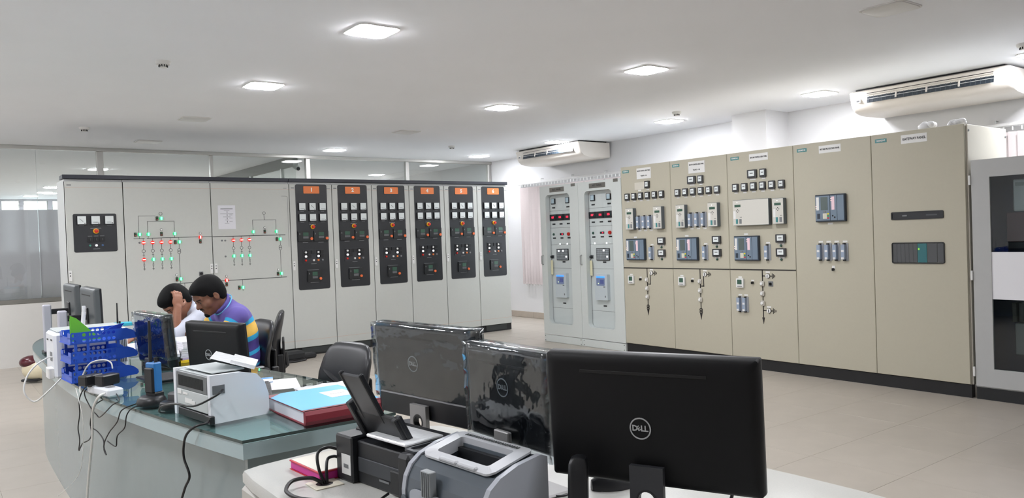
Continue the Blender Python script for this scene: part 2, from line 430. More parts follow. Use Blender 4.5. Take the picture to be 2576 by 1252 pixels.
# ---------------------------------------------------------------- air conditioners
m_ac = mat('ac_shell', (226, 220, 212), .35, noise=.01)
m_acd = mat('ac_inside', (38, 48, 58), .5)
def aircon(label, y0, y1, sticker):
    # local frame: x into the wall, y along the unit, front at x=0, z=0 at ceiling
    t = thing('air_conditioner', label, 'air conditioner', (8.03, (y0+y1)/2, ZC-.02))
    L_ = y1-y0; h = L_/2
    prof = [(.0, -.012), (.012, -.04), (.035, -.135), (.06, -.175), (.105, -.21), (.19, -.233), (.32, -.243), (.68, -.235), (.68, 0), (.02, 0)]
    def sect(y, k): return [(.34+(x-.34)*k, y, -.11+(z+.11)*k) for x, z in prof]
    b = MB(); b.loft([sect(-h, .965), sect(-h+.012, .99), sect(-h+.03, 1), sect(h-.03, 1), sect(h-.012, .99), sect(h, .965)])
    sh = b.build('casing', m_ac, t, smooth=True)
    MB().box((.35, 0, .01), (.6, L_-.1, .018)).build('mounting_gap', m_dark, t)
    # outlet grille lies on the sloping front: from (.012,-.04) to (.035,-.135)
    a = math.atan2(.023, .095); R_ = Matrix.Rotation(a, 3, 'Y'); g = Vector((.0225, 0, -.088))
    cy = -.03 if sticker else -.03
    vl = L_*.79
    MB().box((g.x-.002, cy, g.z), (.006, vl, .104), rot=R_).build('outlet', m_acd, t)
    MB().box((g.x-.012, cy, g.z+.036), (.012, vl, .012), rot=R_).build('louvre', m_ac, t)
    MB().box((g.x-.006, cy, g.z-.012), (.012, vl, .004), rot=R_).build('louvre', m_white, t)
    MB().box((g.x-.008, cy, g.z+.05), (.008, vl, .010), rot=R_).build('air_slot', m_dark, t)
    n = 27
    fin = cached('acfin', lambda: MB().box((0, 0, 0), (.01, .005, .075), rot=R_).mesh('fin', mat('ac_fin', (70, 80, 88), .5)))
    for i in range(n): put('fin', fin, t, (g.x-.005, cy-vl/2+vl*(i+.5)/n, g.z-.012))
    for f_ in (.25, .5, .75): MB().box((g.x-.007, cy-vl/2+vl*f_, g.z), (.012, .018, .08), .003, rot=R_).build('louvre_bracket', m_ac, t)
    MB().box((g.x-.003, h-.09, g.z-.015), (.006, .06, .05), .002, rot=R_).build('control_window', m_white, t)
    MB().box((g.x-.006, h-.09, g.z-.02), (.006, .035, .018), rot=R_).build('receiver', m_black, t)
    if sticker:
        MB().box((.45, -h-.001+.01, -.075), (.06, .012, .09)).build('sticker', mat('yellow_sticker', (236, 214, 40), .5), t)
        MB().ring([(.5, -.06), (.64, -.06), (.64, -.145), (.5, -.145)], [(.503, -.063), (.637, -.063), (.637, -.142), (.503, -.142)], -h-.002+.012, -h+.013, 'y').build('side_cover', mat('ac_line', (180, 172, 165), .5), t)
    return t
aircon('white ceiling air conditioner in the far corner with a yellow sticker on its end', 8.84, 10.42, True)
aircon('large white ceiling air conditioner at the top right above the beige panels', 2.93, 4.48, False)
# security camera of the hall
t = thing('security_camera', 'white security camera behind the glass partition under a reflected light', 'camera', (5.12, 12.75, 2.86))
MB().cyl((0, 0, .07), (0, 0, -.02), .012).box((0, 0, .065), (.07, .07, .012), .003).build('bracket', m_white, t)
MB().box((-.03, -.06, -.07), (.075, .17, .075), .012, rot=Matrix.Rotation(.35, 3, 'X')).build('housing', m_white, t)
MB().cyl((-.03, -.135, -.10), (-.03, -.15, -.107), .03).build('lens', m_black, t)
# hard hats on the sill behind the frosted film
for (x, c, s_) in ((.80, (222, 222, 220), 'white hard hat blurred behind the frosted glass'), (1.12, (40, 96, 74), 'green hard hat blurred behind the frosted glass'), (1.44, (224, 222, 196), 'cream hard hat blurred behind the frosted glass')):
    t = thing('hard_hat', s_, 'helmet', (x-.06, YB+.22, .912)); mm = mat('hat_'+s_[:5], c, .35)
    MB().lathe([(.12, 0), (.118, .05), (.1, .1), (.06, .14), (0, .15)], 20).build('shell', mm, t, smooth=True)
    MB().lathe([(.10, 0), (.15, -.004), (.15, .006), (.11, .012)], 20).build('brim', mm, t, smooth=True)
struct(MB().box(((XL+XR)/2, YB+.24, .88), (XR-XL, .35, .05)).build('trim_1', mat('hall_sill', (180, 180, 176), .6)))

# ================================================================ switchgear cabinets
m_gd = mat('grey_door', (196, 198, 193), .45, noise=.012, nscale=30)
m_gs = mat('grey_side', (206, 208, 206), .45)
m_top = mat('anthracite_cap', (40, 43, 54), .4)
m_ins = mat('anthracite_insert', (38, 40, 44), .38)
m_or = mat('orange_plate', (236, 130, 68), .45)
m_orline = mat('orange_line', (206, 170, 150), .5)
m_face = mat('meter_face', (222, 228, 228), .35)
m_ink = mat('black_ink', (26, 27, 30), .5)
m_lblw = mat('label_white', (226, 226, 224), .5)
m_lblg = mat('label_grey', (120, 122, 124), .5)
m_red = mat('estop_red', (206, 42, 30), .35)
m_yel = mat('estop_yellow', (238, 176, 30), .4)
m_scr = mat('lcd_green', (62, 92, 78), .25)
m_knobo = mat('knob_orange', (232, 112, 62), .4)
m_gl = mat('lamp_green_lit', (120, 255, 200), .3, emit=2.2)
m_glr = mat('lamp_green_rim', (10, 190, 110), .3, emit=.8)
m_rl = mat('lamp_red_lit', (255, 200, 190), .3, emit=1.6)
m_rlr = mat('lamp_red_rim', (236, 30, 20), .3, emit=.7)
m_wl = mat('lamp_white_lit', (255, 250, 255), .3, emit=2.2)
m_mim = mat('mimic_line', (64, 66, 66), .5)
m_blkb = mat('mimic_black', (38, 34, 32), .45)
YC = 9.9435; HB = .112; HD = 2.283; HT = 2.36     # lineup face, door bottom, door top, cap top
def plate(name, w, h, d, r, mt, parent, loc): return put(name, cached((name, w, h, d, r, mt.name), lambda: MB().prism(rrect(w, h, r), 0, -d, 'y').mesh(name, mt)), parent, loc)
def bar(name, w, h, d, mt, parent, loc): return put(name, cached((name, w, h, d, mt.name), lambda: MB().box((0, -d/2, 0), (w, d, h)).mesh(name, mt)), parent, loc)
def button(name, r, d, mt, parent, loc, rim=None):
    o = put(name, cached((name, r, d, mt.name), lambda: MB().lathe([(0, -d), (r*.8, -d), (r, -d*.7), (r, 0)], 14, axis='y').mesh(name, mt, True)), parent, loc)
    if rim: put('collar', cached(('collar', r, rim.name), lambda: MB().lathe([(r*1.25, 0), (r*1.25, -.004), (r*.95, -.006)], 14, axis='y').mesh('collar', rim, True)), o)
    return o
def meter(w, parent, loc, needle=.0, bz=None):
    o = plate('meter', w, w, .018, .004, bz or m_black, parent, loc)
    plate('meter_face', w*.86, w*.9, .003, .003, m_face, o, (0, -.018, .002))
    a = math.radians(needle)
    put('needle', cached(('needle', w, needle), lambda: MB().box((-.004, -.0225, .002 if abs(needle) > 20 else -.024), (w*.48, .002, .0035), rot=Matrix.Rotation(a, 3, 'Y')).mesh('needle', m_ink)), o)
    put('pivot', cached(('piv', w), lambda: MB().box((w*.3, -.0225, -w*.33), (w*.12, .002, w*.08)).mesh('pivot', m_ink)), o)
    return o
def estop(parent, loc):
    o = put('emergency_stop', cached('es_y', lambda: MB().lathe([(.03, 0), (.03, -.008), (.02, -.01)], 18, axis='y').mesh('emergency_stop', m_yel, True)), parent, loc)
    put('mushroom', cached('es_r', lambda: MB().lathe([(.012, -.005), (.012, -.025), (.021, -.028), (.02, -.042), (.01, -.046), (0, -.046)], 18, axis='y').mesh('mushroom', m_red, True)), o)
    return o
def door_lock(parent, loc):
    o = plate('lock_handle', .032, .118, .012, .004, m_lblw, parent, loc)
    put('keyhole', cached('keyh', lambda: MB().cyl((0, -.012, 0), (0, -.014, 0), .007, n=10).mesh('keyhole', m_ink)), o)
    bar('lock_label', .016, .01, .001, m_lblg, o, (0, -.0125, .03))
def controller(w, h, parent, loc):
    o = plate('controller', w, h, .02, .004, mat('controller_case', (34, 36, 38), .35), parent, loc)
    bar('display', w*.36, h*.34, .002, m_scr, o, (.0, -.02, h*.2))
    bar('keypad', w*.36, h*.2, .002, mat('keypad', (92, 94, 96), .5), o, (.0, -.02, -h*.12))
    put('knob', cached(('ctk', w), lambda: MB().cyl((0, -.02, 0), (0, -.036, 0), w*.09, n=14).mesh('knob', m_knobo)), o, (w*.37, 0, -h*.25))
    bar('indicator', .01, .02, .002, m_lblg, o, (-w*.4, -.02, h*.23))
    return o
def cabinet_shell(t, w, side=True, line=True):
    MB().box((w/2, .31, (HB+2.31)/2), (w-.004, .58, 2.31-HB)).build('carcass', m_gs, t)
    MB().box((w/2, .012, (HB+HD)/2), (w, .016, HD-HB)).build('door_gap', m_dark, t)
    p = MB().box((w/2, .02, HB/2), (w, .03, HB-.008)); p.build('plinth', mat('plinth_black', (26, 28, 30), .5), t)
    MB().box((w/2, -.001, (HB+.015)/2), (w-.2, .012, HB-.03)).build('plinth_cover', mat('plinth_cover', (52, 56, 56), .5), t)
def grey_door(t, w):
    return MB().box((w/2, -.009, (HB+HD)/2), (w-.009, .026, HD-HB), .003).build('door', m_gd, t)
DF = -.022          # face of the doors
def lines(d, w, segs):
    for (a, b, z) in segs: bar('trim_line', b-a, .003, .0006, m_orline, d, ((a+b)/2, DF, z))
# --- numbered cabinets 1..6
def numbered():
    t = thing('numbered_cabinet', 'x', 'cabinet', (0, YC, 0), group='numbered grey control cabinets')
    w = .6; cabinet_shell(t, w); d = grey_door(t, w)
    lines(d, w, ((.006, .09, 2.211), (.51, .594, 2.211), (.006, .594, .207)))
    bar('maker_mark', .045, .012, .001, m_lblg, d, (.048, DF, 2.232)); bar('maker_mark', .05, .005, .001, m_lblg, d, (.55, DF, 2.227))
    ins = MB().prism(rrect(.443, 1.405, .025, 4, .304, 1.578), DF+.006, DF-.003, 'y').build('control_panel', m_ins, t)
    f = DF-.003
    plate('number_plate', .222, .097, .006, .008, m_or, t, (.306, f, 2.207))
    for r_, (z, nd) in enumerate(((1.982, (6, 42, 2)), (1.838, (1, 1, 1)))):
        for c_ in range(3):
            plate('meter_label', .115, .135, .002, .003, m_ins, t, (.165+.1435*c_, f, z-.008))
            meter(.1, t, (.165+.1435*c_, f-.001, z), nd[c_])
            bar('scale_text', .05, .005, .001, m_lblg, t, (.165+.1435*c_, f-.002, z-.062))
    bar('estop_label', .09, .008, .001, m_lblg, t, (.306, f, 1.747)); estop(t, (.306, f, 1.714))
    for x in (.197, .416):
        controller(.207, .136, t, (x, f, 1.59)); bar('controller_label', .075, .008, .001, m_lblg, t, (x, f, 1.505))
    plate('button_block', .3, .18, .004, .004, mat('button_block', (46, 47, 52), .4), t, (.303, f, 1.322))
    g = f-.004
    for x in (.19, .242, .3, .366, .42):
        for z in (1.375, 1.32):
            if x == .3 and z == 1.32: continue
            bar('switch', .046, .046, .01, m_black, t, (x, g, z))
    for (x, z, mm) in ((.19, 1.375, m_lblw), (.19, 1.32, m_wl), (.19, 1.266, m_red), (.366, 1.373, m_lblw), (.366, 1.32, m_wl), (.366, 1.266, m_or), (.3, 1.266, m_lblw), (.425, 1.266, m_lblg)):
        button('push_button', .014, .016, mm, t, (x, g-(.008 if z > 1.3 else 0), z))
    bar('block_label', .075, .007, .001, m_lblg, t, (.303, f, 1.218))
    controller(.2, .15, t, (.306, f, 1.055)); bar('controller_label', .12, .007, .001, m_lblg, t, (.306, f, .968)); bar('controller_label', .16, .006, .001, m_lblg, t, (.29, f, 1.137))
    door_lock(t, (.028, DF, 1.204))
    return t
proto = numbered()
for k in range(6):
    t = proto if k == 0 else copy_tree(proto)
    t.location = (3.8665+.6*k, YC, 0); t['label'] = ('grey control cabinet with orange plate one beside the taped paper cabinet', 'grey control cabinet with orange plate two, right of plate one', 'grey control cabinet with orange plate three, left of plate four', 'grey control cabinet with orange plate four in the numbered row', 'grey control cabinet with orange plate five, second from the white wall', 'grey control cabinet with orange plate six at the white wall end')[k]
for k, t in enumerate([o for o in COL.objects if o.name.startswith('numbered_cabinet')]):
    pl = [c for c in t.children if c.name.startswith('number_plate')][0]
    lettering(str(k+1), .07, mat('number_white', (250, 245, 240), .5), pl, (0, -.0066, 0), bold=.0035)
# --- wide mimic cabinets and the first cabinet
def light_g(d, x, z):
    o = put('green_lamp', cached('glamp', lambda: MB().lathe([(.021, 0), (.021, -.012), (.015, -.018)], 14, axis='y').mesh('green_lamp', m_glr, True)), d, (x, DF, z))
    put('lens', cached('glens', lambda: MB().prism(rrect(.02, .036, .006), -.012, -.022, 'y').mesh('lens', m_gl)), o)
def light_r(d, x, z, vert=False):
    o = put('red_lamp', cached('rlamp', lambda: MB().lathe([(.021, 0), (.021, -.012), (.015, -.018)], 14, axis='y').mesh('red_lamp', m_rlr, True)), d, (x, DF, z))
    put('lens', cached(('rlens', vert), lambda: MB().prism(rrect(.014 if vert else .034, .034 if vert else .012, .004), -.012, -.022, 'y').mesh('lens', m_rl)), o)
def sel(d, x, z):
    o = plate('twin_button', .026, .048, .012, .004, m_blkb, d, (x, DF, z))
    button('push_green', .008, .006, mat('push_green', (70, 120, 84), .4), o, (0, -.012, .012)); button('push_red', .008, .006, mat('push_brown', (150, 92, 70), .4), o, (0, -.012, -.012))
def wlamp(d, x, z): button('white_lamp', .012, .01, m_lblw, d, (x, DF, z), rim=m_mim)
def ln(b, p, q_, w=.005):
    (x0, z0), (x1, z1) = p, q_
    b.box(((x0+x1)/2, DF-.0008, (z0+z1)/2), (abs(x1-x0)+w, .0016, abs(z1-z0)+w))
def seg(d, x0, pts, w=.005):
    for p, q_ in zip(pts[:-1], pts[1:]):
        b = MB(); ln(b, (p[0]-x0, p[1]), (q_[0]-x0, q_[1]), w); b.build('mimic_line', m_mim, d)
def circle_sym(d, x, z, r=.02):
    put('mimic_circle', cached(('mc', r), lambda: MB().ring(circ(r, 18), circ(r-.004, 18), -.0016, 0, 'y').mesh('mimic_circle', m_mim)), d, (x, DF, z))
def fuse_sym(d, x, z):
    put('fuse_symbol', cached('fuse', lambda: MB().ring(rrect(.014, .034, .004), rrect(.008, .028, .002), -.0016, 0, 'y').mesh('fuse_symbol', m_mim)), d, (x, DF, z))
def earth_sym(d, x, z):
    def mk():
        b = MB()
        for w, dz in ((.026, 0), (.016, -.008), (.007, -.015)): b.box((0, -.0008, dz), (w, .0016, .004))
        return b.mesh('earth_symbol', m_mim)
    put('earth_symbol', cached('earths', mk), d, (x, DF, z))
XU = (1.28, 1.874, 2.861, 3.8665)
def wide(k, label):
    w = XU[k+1]-XU[k]; t = thing('control_cabinet', label, 'cabinet', (XU[k], YC, 0)); cabinet_shell(t, w); d = grey_door(t, w)
    lines(d, w, ((.006, w-.006, 2.214), (.006, w-.006, .207)))
    return t, d
t, d = wide(0, 'leftmost grey cabinet with a square black meter panel and red stop button')
bar('maker_mark', .045, .012, .001, m_lblg, d, (.045, DF, 2.242))
MB().prism(rrect(.443, .435, .02, 4, .292, 1.70), DF+.004, DF-.003, 'y').build('control_panel', m_ins, t)
for c_, nd in enumerate((44, 2, 1)):
    plate('meter_label', .115, .13, .002, .003, m_ins, t, (.156+.14*c_, DF-.003, 1.838)); meter(.1, t, (.156+.14*c_, DF-.004, 1.843), nd)
    bar('scale_text', .05, .004, .001, m_lblg, t, (.156+.14*c_, DF-.005, 1.783))
bar('estop_label', .11, .006, .001, m_lblg, t, (.297, DF-.003, 1.752)); estop(t, (.297, DF-.003, 1.72))
for c_ in range(3):
    o = plate('selector_switch', .052, .06, .01, .004, m_black, t, (.234+.062*c_, DF-.003, 1.626))
    bar('selector_lever', .009, .026, .012, m_mim, o, (0, -.01, 0)); bar('switch_label', .045, .006, .001, m_lblg, t, (.234+.062*c_, DF-.003, 1.664))
for c_, mm in enumerate((mat('btn_teal', (70, 140, 122), .4), m_wl, mat('btn_blue', (70, 100, 140), .4))): button('push_button', .012, .012, mm, t, (.232+.064*c_, DF-.003, 1.557))
bar('panel_label', .07, .006, .001, m_lblg, t, (.297, DF-.003, 1.517)); door_lock(t, (.022, DF, 1.224))
t, d = wide(1, 'wide grey cabinet with mimic diagram, green and red lamps, left of the taped paper'); x0 = XU[1]
for (x, z) in ((2.277, 1.853), (2.033, 1.669), (2.128, 1.669), (2.422, 1.668), (2.472, 1.567), (2.172, 1.37), (2.271, 1.37), (2.372, 1.369), (2.47, 1.119)): light_g(d, x-x0, z)
for (x, z) in ((2.071, 1.57), (2.17, 1.57), (2.27, 1.57), (2.37, 1.569), (2.069, 1.371), (2.513, .969)): light_r(d, x-x0, z)
light_r(d, 2.717-x0, 1.617, True)
for (x, z) in ((2.23, 1.853), (1.986, 1.668), (2.425, 1.567), (2.425, 1.119), (2.272, 1.669), (2.716, 1.566)): sel(d, x-x0, z)
for (x, z) in ((2.274, 1.72), (2.719, 1.667), (2.425, 1.17)): wlamp(d, x-x0, z)
circle_sym(d, 2.273-x0, 1.909)
for i in range(4):
    x = 2.07+.1*i; circle_sym(d, x-x0, 1.471); fuse_sym(d, x-x0, 1.305); earth_sym(d, x-x0, 1.262)
    seg(d, x0, [(x, 1.62), (x, 1.592)], .004); seg(d, x0, [(x, 1.549), (x, 1.493)], .004); seg(d, x0, [(x, 1.449), (x, 1.392)], .004); seg(d, x0, [(x, 1.349), (x, 1.325)], .004); seg(d, x0, [(x, 1.286), (x, 1.264)], .004); seg(d, x0, [(x-.011, 1.425), (x+.011, 1.425)], .004)
circle_sym(d, 2.466-x0, 1.468); circle_sym(d, 2.466-x0, 1.443)
seg(d, x0, [(2.21, 1.885), (2.027, 1.885), (2.027, 1.692)], .004); seg(d, x0, [(2.123, 1.692), (2.123, 1.82), (2.421, 1.82), (2.421, 1.692)], .004)
seg(d, x0, [(1.97, 1.62), (2.083, 1.62)], .006); seg(d, x0, [(2.113, 1.622), (2.695, 1.622)], .006); seg(d, x0, [(2.74, 1.622), (2.857, 1.622)], .006)
for xx in (2.03, 2.126, 2.421): seg(d, x0, [(xx, 1.646), (xx, 1.622)], .004)
seg(d, x0, [(2.468, 1.62), (2.468, 1.59)], .004); seg(d, x0, [(2.468, 1.545), (2.468, 1.49)], .004); seg(d, x0, [(2.465, 1.422), (2.465, 1.142)], .004); seg(d, x0, [(2.465, 1.097), (2.465, 1.066)], .004)
seg(d, x0, [(2.426, 1.066), (2.857, 1.066)], .006); seg(d, x0, [(2.514, 1.066), (2.514, .992)], .004); seg(d, x0, [(2.514, .947), (2.514, .9)], .004)
o = plate('selector_switch', .05, .05, .006, .004, m_lblg, d, (2.71-x0, DF, 1.169)); button('selector_knob', .018, .02, m_black, o, (0, -.006, 0))
door_lock(d, (2.837-x0, DF, 1.225)); button('cap', .012, .003, m_lblg, d, (2.029-x0, DF, 1.572))
t, d = wide(2, 'wide grey cabinet with a taped white paper and mimic diagram beside cabinet one'); x0 = XU[2]
for (x, z) in ((3.37, 1.666), (3.672, 1.664), (3.721, 1.564), (3.115, 1.368), (3.215, 1.368), (3.316, 1.368), (3.718, 1.115), (3.212, .967)): light_g(d, x-x0, z)
for x in (3.116, 3.216, 3.317): light_r(d, x-x0, 1.567)
light_r(d, 3.012-x0, 1.068, True)
for (x, z) in ((3.676, 1.564), (3.672, 1.115), (3.166, .967), (3.52, 1.666), (3.01, 1.017)): sel(d, x-x0, z)
for (x, z) in ((3.522, 1.717), (3.679, 1.167), (3.013, 1.119)): wlamp(d, x-x0, z)
circle_sym(d, 3.521-x0, 1.904)
for i in range(3):
    x = 3.116+.1*i; circle_sym(d, x-x0, 1.467); fuse_sym(d, x-x0, 1.305); earth_sym(d, x-x0, 1.26)
    seg(d, x0, [(x, 1.618), (x, 1.59)], .004); seg(d, x0, [(x, 1.546), (x, 1.489)], .004); seg(d, x0, [(x, 1.445), (x, 1.39)], .004); seg(d, x0, [(x, 1.346), (x, 1.325)], .004); seg(d, x0, [(x, 1.286), (x, 1.262)], .004); seg(d, x0, [(x-.011, 1.421), (x+.011, 1.421)], .004)
circle_sym(d, 3.72-x0, 1.466); circle_sym(d, 3.72-x0, 1.441)
seg(d, x0, [(3.52, 1.884), (3.52, 1.817)], .004); seg(d, x0, [(3.37, 1.69), (3.37, 1.817), (3.672, 1.817), (3.672, 1.69)], .004)
seg(d, x0, [(2.868, 1.619), (3.79, 1.616)], .006); seg(d, x0, [(3.37, 1.643), (3.37, 1.62)], .004); seg(d, x0, [(3.672, 1.643), (3.672, 1.62)], .004)
seg(d, x0, [(3.721, 1.616), (3.721, 1.587)], .004); seg(d, x0, [(3.721, 1.542), (3.721, 1.488)], .004); seg(d, x0, [(3.718, 1.42), (3.718, 1.138)], .004); seg(d, x0, [(3.718, 1.092), (3.718, 1.065)], .004)
seg(d, x0, [(2.868, 1.066), (2.988, 1.066)], .006); seg(d, x0, [(3.035, 1.066), (3.788, 1.064)], .006); seg(d, x0, [(3.212, 1.065), (3.212, .99)], .004); seg(d, x0, [(3.212, .944), (3.212, .925)], .004)
door_lock(d, (2.89-x0, DF, 1.225))
for (x, z) in ((2.977, 1.567), (3.016, 1.566), (3.013, 1.367)): button('cap', .012, .003, m_lblg, d, (x-x0, DF, z))
o = MB().tube([(3.76-x0, DF-.001, 2.124), (3.825-x0, DF-.001, 2.124), (3.84-x0, DF-.001, 2.11), (3.836-x0, DF-.001, 1.46)], .0018, 5).build('groove', m_lblg, d)
bar('maker_mark', .045, .005, .001, m_lblg, d, (3.81-x0, DF, 2.227))
pp = tag(MB().box((0, -.0008, 0), (.214, .0016, .297)).build('notice_paper', mat('paper_white', (222, 222, 228), .7), None, (3.048, YC+DF-.0008, 1.857)), 'printed white A4 sheet taped to the second mimic cabinet', 'paper')
bar('print_title', .15, .007, .0006, m_mim, pp, (0, -.0016, .104))
for z, w in ((.082, .07), (.045, .16), (.005, .09), (-.035, .045), (-.075, .055)): bar('print_line', w, .004, .0006, m_lblg, pp, (0, -.0016, z))
for z in (.064, .026, -.014, -.055): bar('print_arrow', .006, .022, .0006, m_mim, pp, (.005, -.0016, z))
for z in (.028, -.012, -.052): bar('print_line', .04, .004, .0006, m_lblg, pp, (.05, -.0016, z))
# caps over the two groups
for (a, b, s_) in ((1.265, 3.8625, 'long black cap strip over the left wide grey cabinets'), (3.8705, 7.4665, 'long black cap strip over the six numbered cabinets')):
    tag(MB().box(((a+b)/2, YC+.1, (2.312+HT)/2), (b-a, .24, HT-2.314), .003).build('cabinet_cap', m_top), s_, 'cap')

# ================================================================ beige relay panels
m_be = mat('beige_panel', (183, 178, 160), .5, noise=.015, nscale=40, bump=.08, bscale=500)
m_bes = mat('beige_side', (206, 201, 188), .5, noise=.01)
m_teal = mat('maker_teal', (62, 132, 134), .4)
m_relay = mat('relay_front', (206, 204, 196), .4)
m_rside = mat('relay_side', (96, 104, 110), .45)
m_blue = mat('relay_blue', (112, 128, 144), .42)
m_blued = mat('relay_navy', (44, 54, 66), .4)
m_tb = mat('test_block_blue', (148, 162, 182), .42)
m_flange = mat('test_block_flange', (160, 163, 168), .4)
m_clear = mat('clear_case', (66, 66, 68), .2)
XS, YS = 6.9378, 6.8744
def emeter(t, x, z, w, h):
    o = plate('panel_meter', w, h, .022, .008, m_clear, t, (x, 0, z))
    plate('meter_face', w*.62, h*.62, .002, .003, m_face, o, (-.002, -.022, .004))
    bar('meter_scale', w*.34, h*.12, .001, m_lblg, o, (-.002, -.024, .006)); bar('meter_base', w*.8, h*.1, .002, m_black, o, (0, -.022, -h*.36))
    bar('tag', w*.6, .016, .002, m_lblw, t, (x, 0, z-h/2-.011))
def relay(t, x, z, w, h, d=.055):
    o = put('relay', cached(('relay', w, h), lambda: MB().box((0, -d/2, 0), (w, d, h), .004).mesh('relay', m_rside)), t, (x, 0, z))
    plate('relay_front', w-.006, h-.008, .003, .004, m_relay, o, (0, -d, 0))
    f = -d-.003; k = -w/2+.063 if w > .3 else .0
    bar('display', .075, .026, .002, m_scr, o, (k, f, h*.27))
    for (dx, dz) in ((-.014, 0), (.014, 0), (0, .014), (0, -.014)): put('key', cached('rkey', lambda: MB().box((0, -.001, 0), (.009, .002, .009)).mesh('key', m_mim)), o, (k+dx, f, h*.08+dz))
    bar('label_strip', .03, .08, .001, m_lblw, o, (k-.04, f, -.02)); bar('terminal', .022, .05, .004, m_teal, o, (k-.012, f, -h*.33)); bar('number_pad', .028, .05, .002, m_lblg, o, (k+.032, f, -h*.33))
    button('led', .004, .002, m_wl, o, (k-.005, f, h*.4))
    for dx in (.03, .045): button('key', .004, .002, m_mim, o, (k+dx, f, -h*.17))
def testblock(t, x, z):
    o = bar('test_block', .036, .14, .04, m_tb, t, (x-.008, 0, z))
    bar('flange', .05, .165, .006, m_flange, o, (.014, 0, 0)); bar('block_label', .026, .02, .001, m_lblw, o, (0, -.04, .01)); bar('lower_clip', .026, .018, .004, m_lblw, o, (0, -.04, -.058))
    for s in (-1, 1): bar('finger', .018, .012, .03, m_ink, o, (.006, 0, s*.078))
    bar('tag', .045, .016, .002, m_lblw, t, (x, 0, z+.099 if z < 1.4 else z-.098))
def bayunit(t, x, z, lit=1):
    o = put('bay_controller', cached('bayunit', lambda: MB().box((0, -.018, 0), (.305, .036, .262), .004).mesh('bay_controller', m_blued)), t, (x, 0, z))
    f = -.036
    plate('unit_front', .148, .236, .004, .004, m_blue, o, (-.072, f, 0)); plate('unit_front', .066, .236, .004, .004, m_blue, o, (.04, f, 0)); plate('unit_front', .066, .236, .004, .004, m_blue, o, (.11, f, 0))
    f -= .004
    bar('led_strip', .028, .125, .002, m_lblw, o, (-.122, f, .045)); bar('display', .07, .125, .002, mat('grey_lcd', (88, 100, 98), .25), o, (-.055, f, .045)); bar('led_strip', .03, .125, .002, mat('strip_pink', (236, 206, 214), .5), o, (.036, f, .045))
    for i, dz in enumerate((.09, .07, .02, .0)): button('led', .004, .002, m_rl, o, (-.14 if i > 1 else .016, f, dz))
    plate('cursor_key', .03, .016, .003, .007, m_lblg, o, (-.052, f, -.034)); bar('number_pad', .042, .052, .002, mat('pad_cream', (206, 204, 186), .5), o, (-.05, f, -.075))
    for dz, c in ((-.055, (232, 214, 40)), (-.075, (60, 150, 84)), (-.095, (190, 50, 60))): bar('function_key', .018, .014, .002, mat('fk%d' % c[0], c, .5), o, (-.016, f, dz))
    bar('interface_door', .028, .05, .002, m_blued, o, (-.115, f, -.075))
    for (dx, dz) in ((.03, -.075), (.05, -.09)): button('port', .008, .003, m_ink, o, (dx, f, dz))
    bar('tag', .05, .018, .002, m_lblw, t, (x-.02, 0, z+.148 if z < 1.5 else z-.148))
def pmeter(t, x, z):
    o = put('energy_meter', cached('emet', lambda: MB().box((0, -.012, 0), (.092, .024, .098), .003).mesh('energy_meter', m_lblw)), t, (x+.005, 0, z)); bar('display', .056, .05, .002, m_scr, o, (0, -.024, .012)); bar('key_row', .06, .008, .002, m_lblg, o, (0, -.024, -.034)); bar('tag', .045, .016, .002, m_lblw, t, (x, 0, z+.062))
def knob(t, x, z, plate_=True):
    if plate_: bar('tag', .034, .014, .002, m_lblw, t, (x, 0, z+.024))
    o = button('rotary_knob', .014, .02, m_ink, t, (x, 0, z)); bar('pointer', .008, .026, .012, m_ink, o, (0, -.018, 0))
def sq(t, x, z):
    o = put('position_switch', cached('sqs', lambda: MB().box((0, -.01, 0), (.048, .02, .054), .006).mesh('position_switch', mat('clear_switch', (196, 192, 184), .25))), t, (x, 0, z)); button('dial', .016, .012, m_lblw, o, (0, -.02, 0))
def bl(t, p, q_, w=.011):
    b = MB(); (x0, z0), (x1, z1) = p, q_
    b.box(((x0+x1)/2, -.001, (z0+z1)/2), (abs(x1-x0)+w, .002, abs(z1-z0)+w)).build('mimic_line', m_blkb, t)
def earthing(t, x, z, xr):
    o = put('earth_switch', cached('esw', lambda: MB().lathe([(.023, 0), (.023, -.012), (.018, -.014), (0, -.014)], 18, axis='y').mesh('earth_switch', m_lblw, True)), t, (x, 0, z)); bar('pointer', .006, .03, .003, m_mim, o, (0, -.014, 0))
    put('collar', cached('eswc', lambda: MB().ring(circ(.027, 18), circ(.022, 18), -.004, 0, 'y').mesh('collar', m_blkb)), o); bar('tag', .05, .016, .002, m_lblw, t, (x, 0, z+.04)); bl(t, (x+.03, z), (xr-.038, z), .01)
    for dx, h in ((-.034, .056), (-.018, .04), (-.004, .022)): bar('earth_bar', .008, h, .002, m_blkb, t, (xr+dx, 0, z))
def maker(t, x=.089, z=2.235):
    o = bar('maker_plate', .105, .034, .002, m_teal, t, (x, 0, z)); lettering('SIEMENS', .022, m_lblw, o, (0, -.0026, 0), bold=.0004, wmax=.092)
def nameplate(t, x, z, w, h, rows):
    o = bar('name_plate', w, h, .002, m_lblw, t, (x, 0, z))
    for (s_, dz, sz) in rows: lettering(s_, sz, m_ink, o, (0, -.0026, dz), bold=.0006, wmax=w*.9)
def beige(k, label):
    t = thing('relay_panel', label, 'panel', (XS, YS-.8*k, 0), -PI/2)
    MB().box((.4, .42, (.112+2.28)/2), (.798, .8, 2.28-.112)).build('carcass', m_bes, t)
    MB().box((.4, .05, .054), (.8, .06, .108)).build('plinth', mat('plinth_dark', (24, 24, 26), .5, noise=.2, nscale=14), t)
    MB().box((.4, .009, (.116+2.294)/2), (.796, .018, 2.294-.116), .003).build('door', m_be, t)
    return t
ROW = (.105, .217, .328, .439, .550, .662)
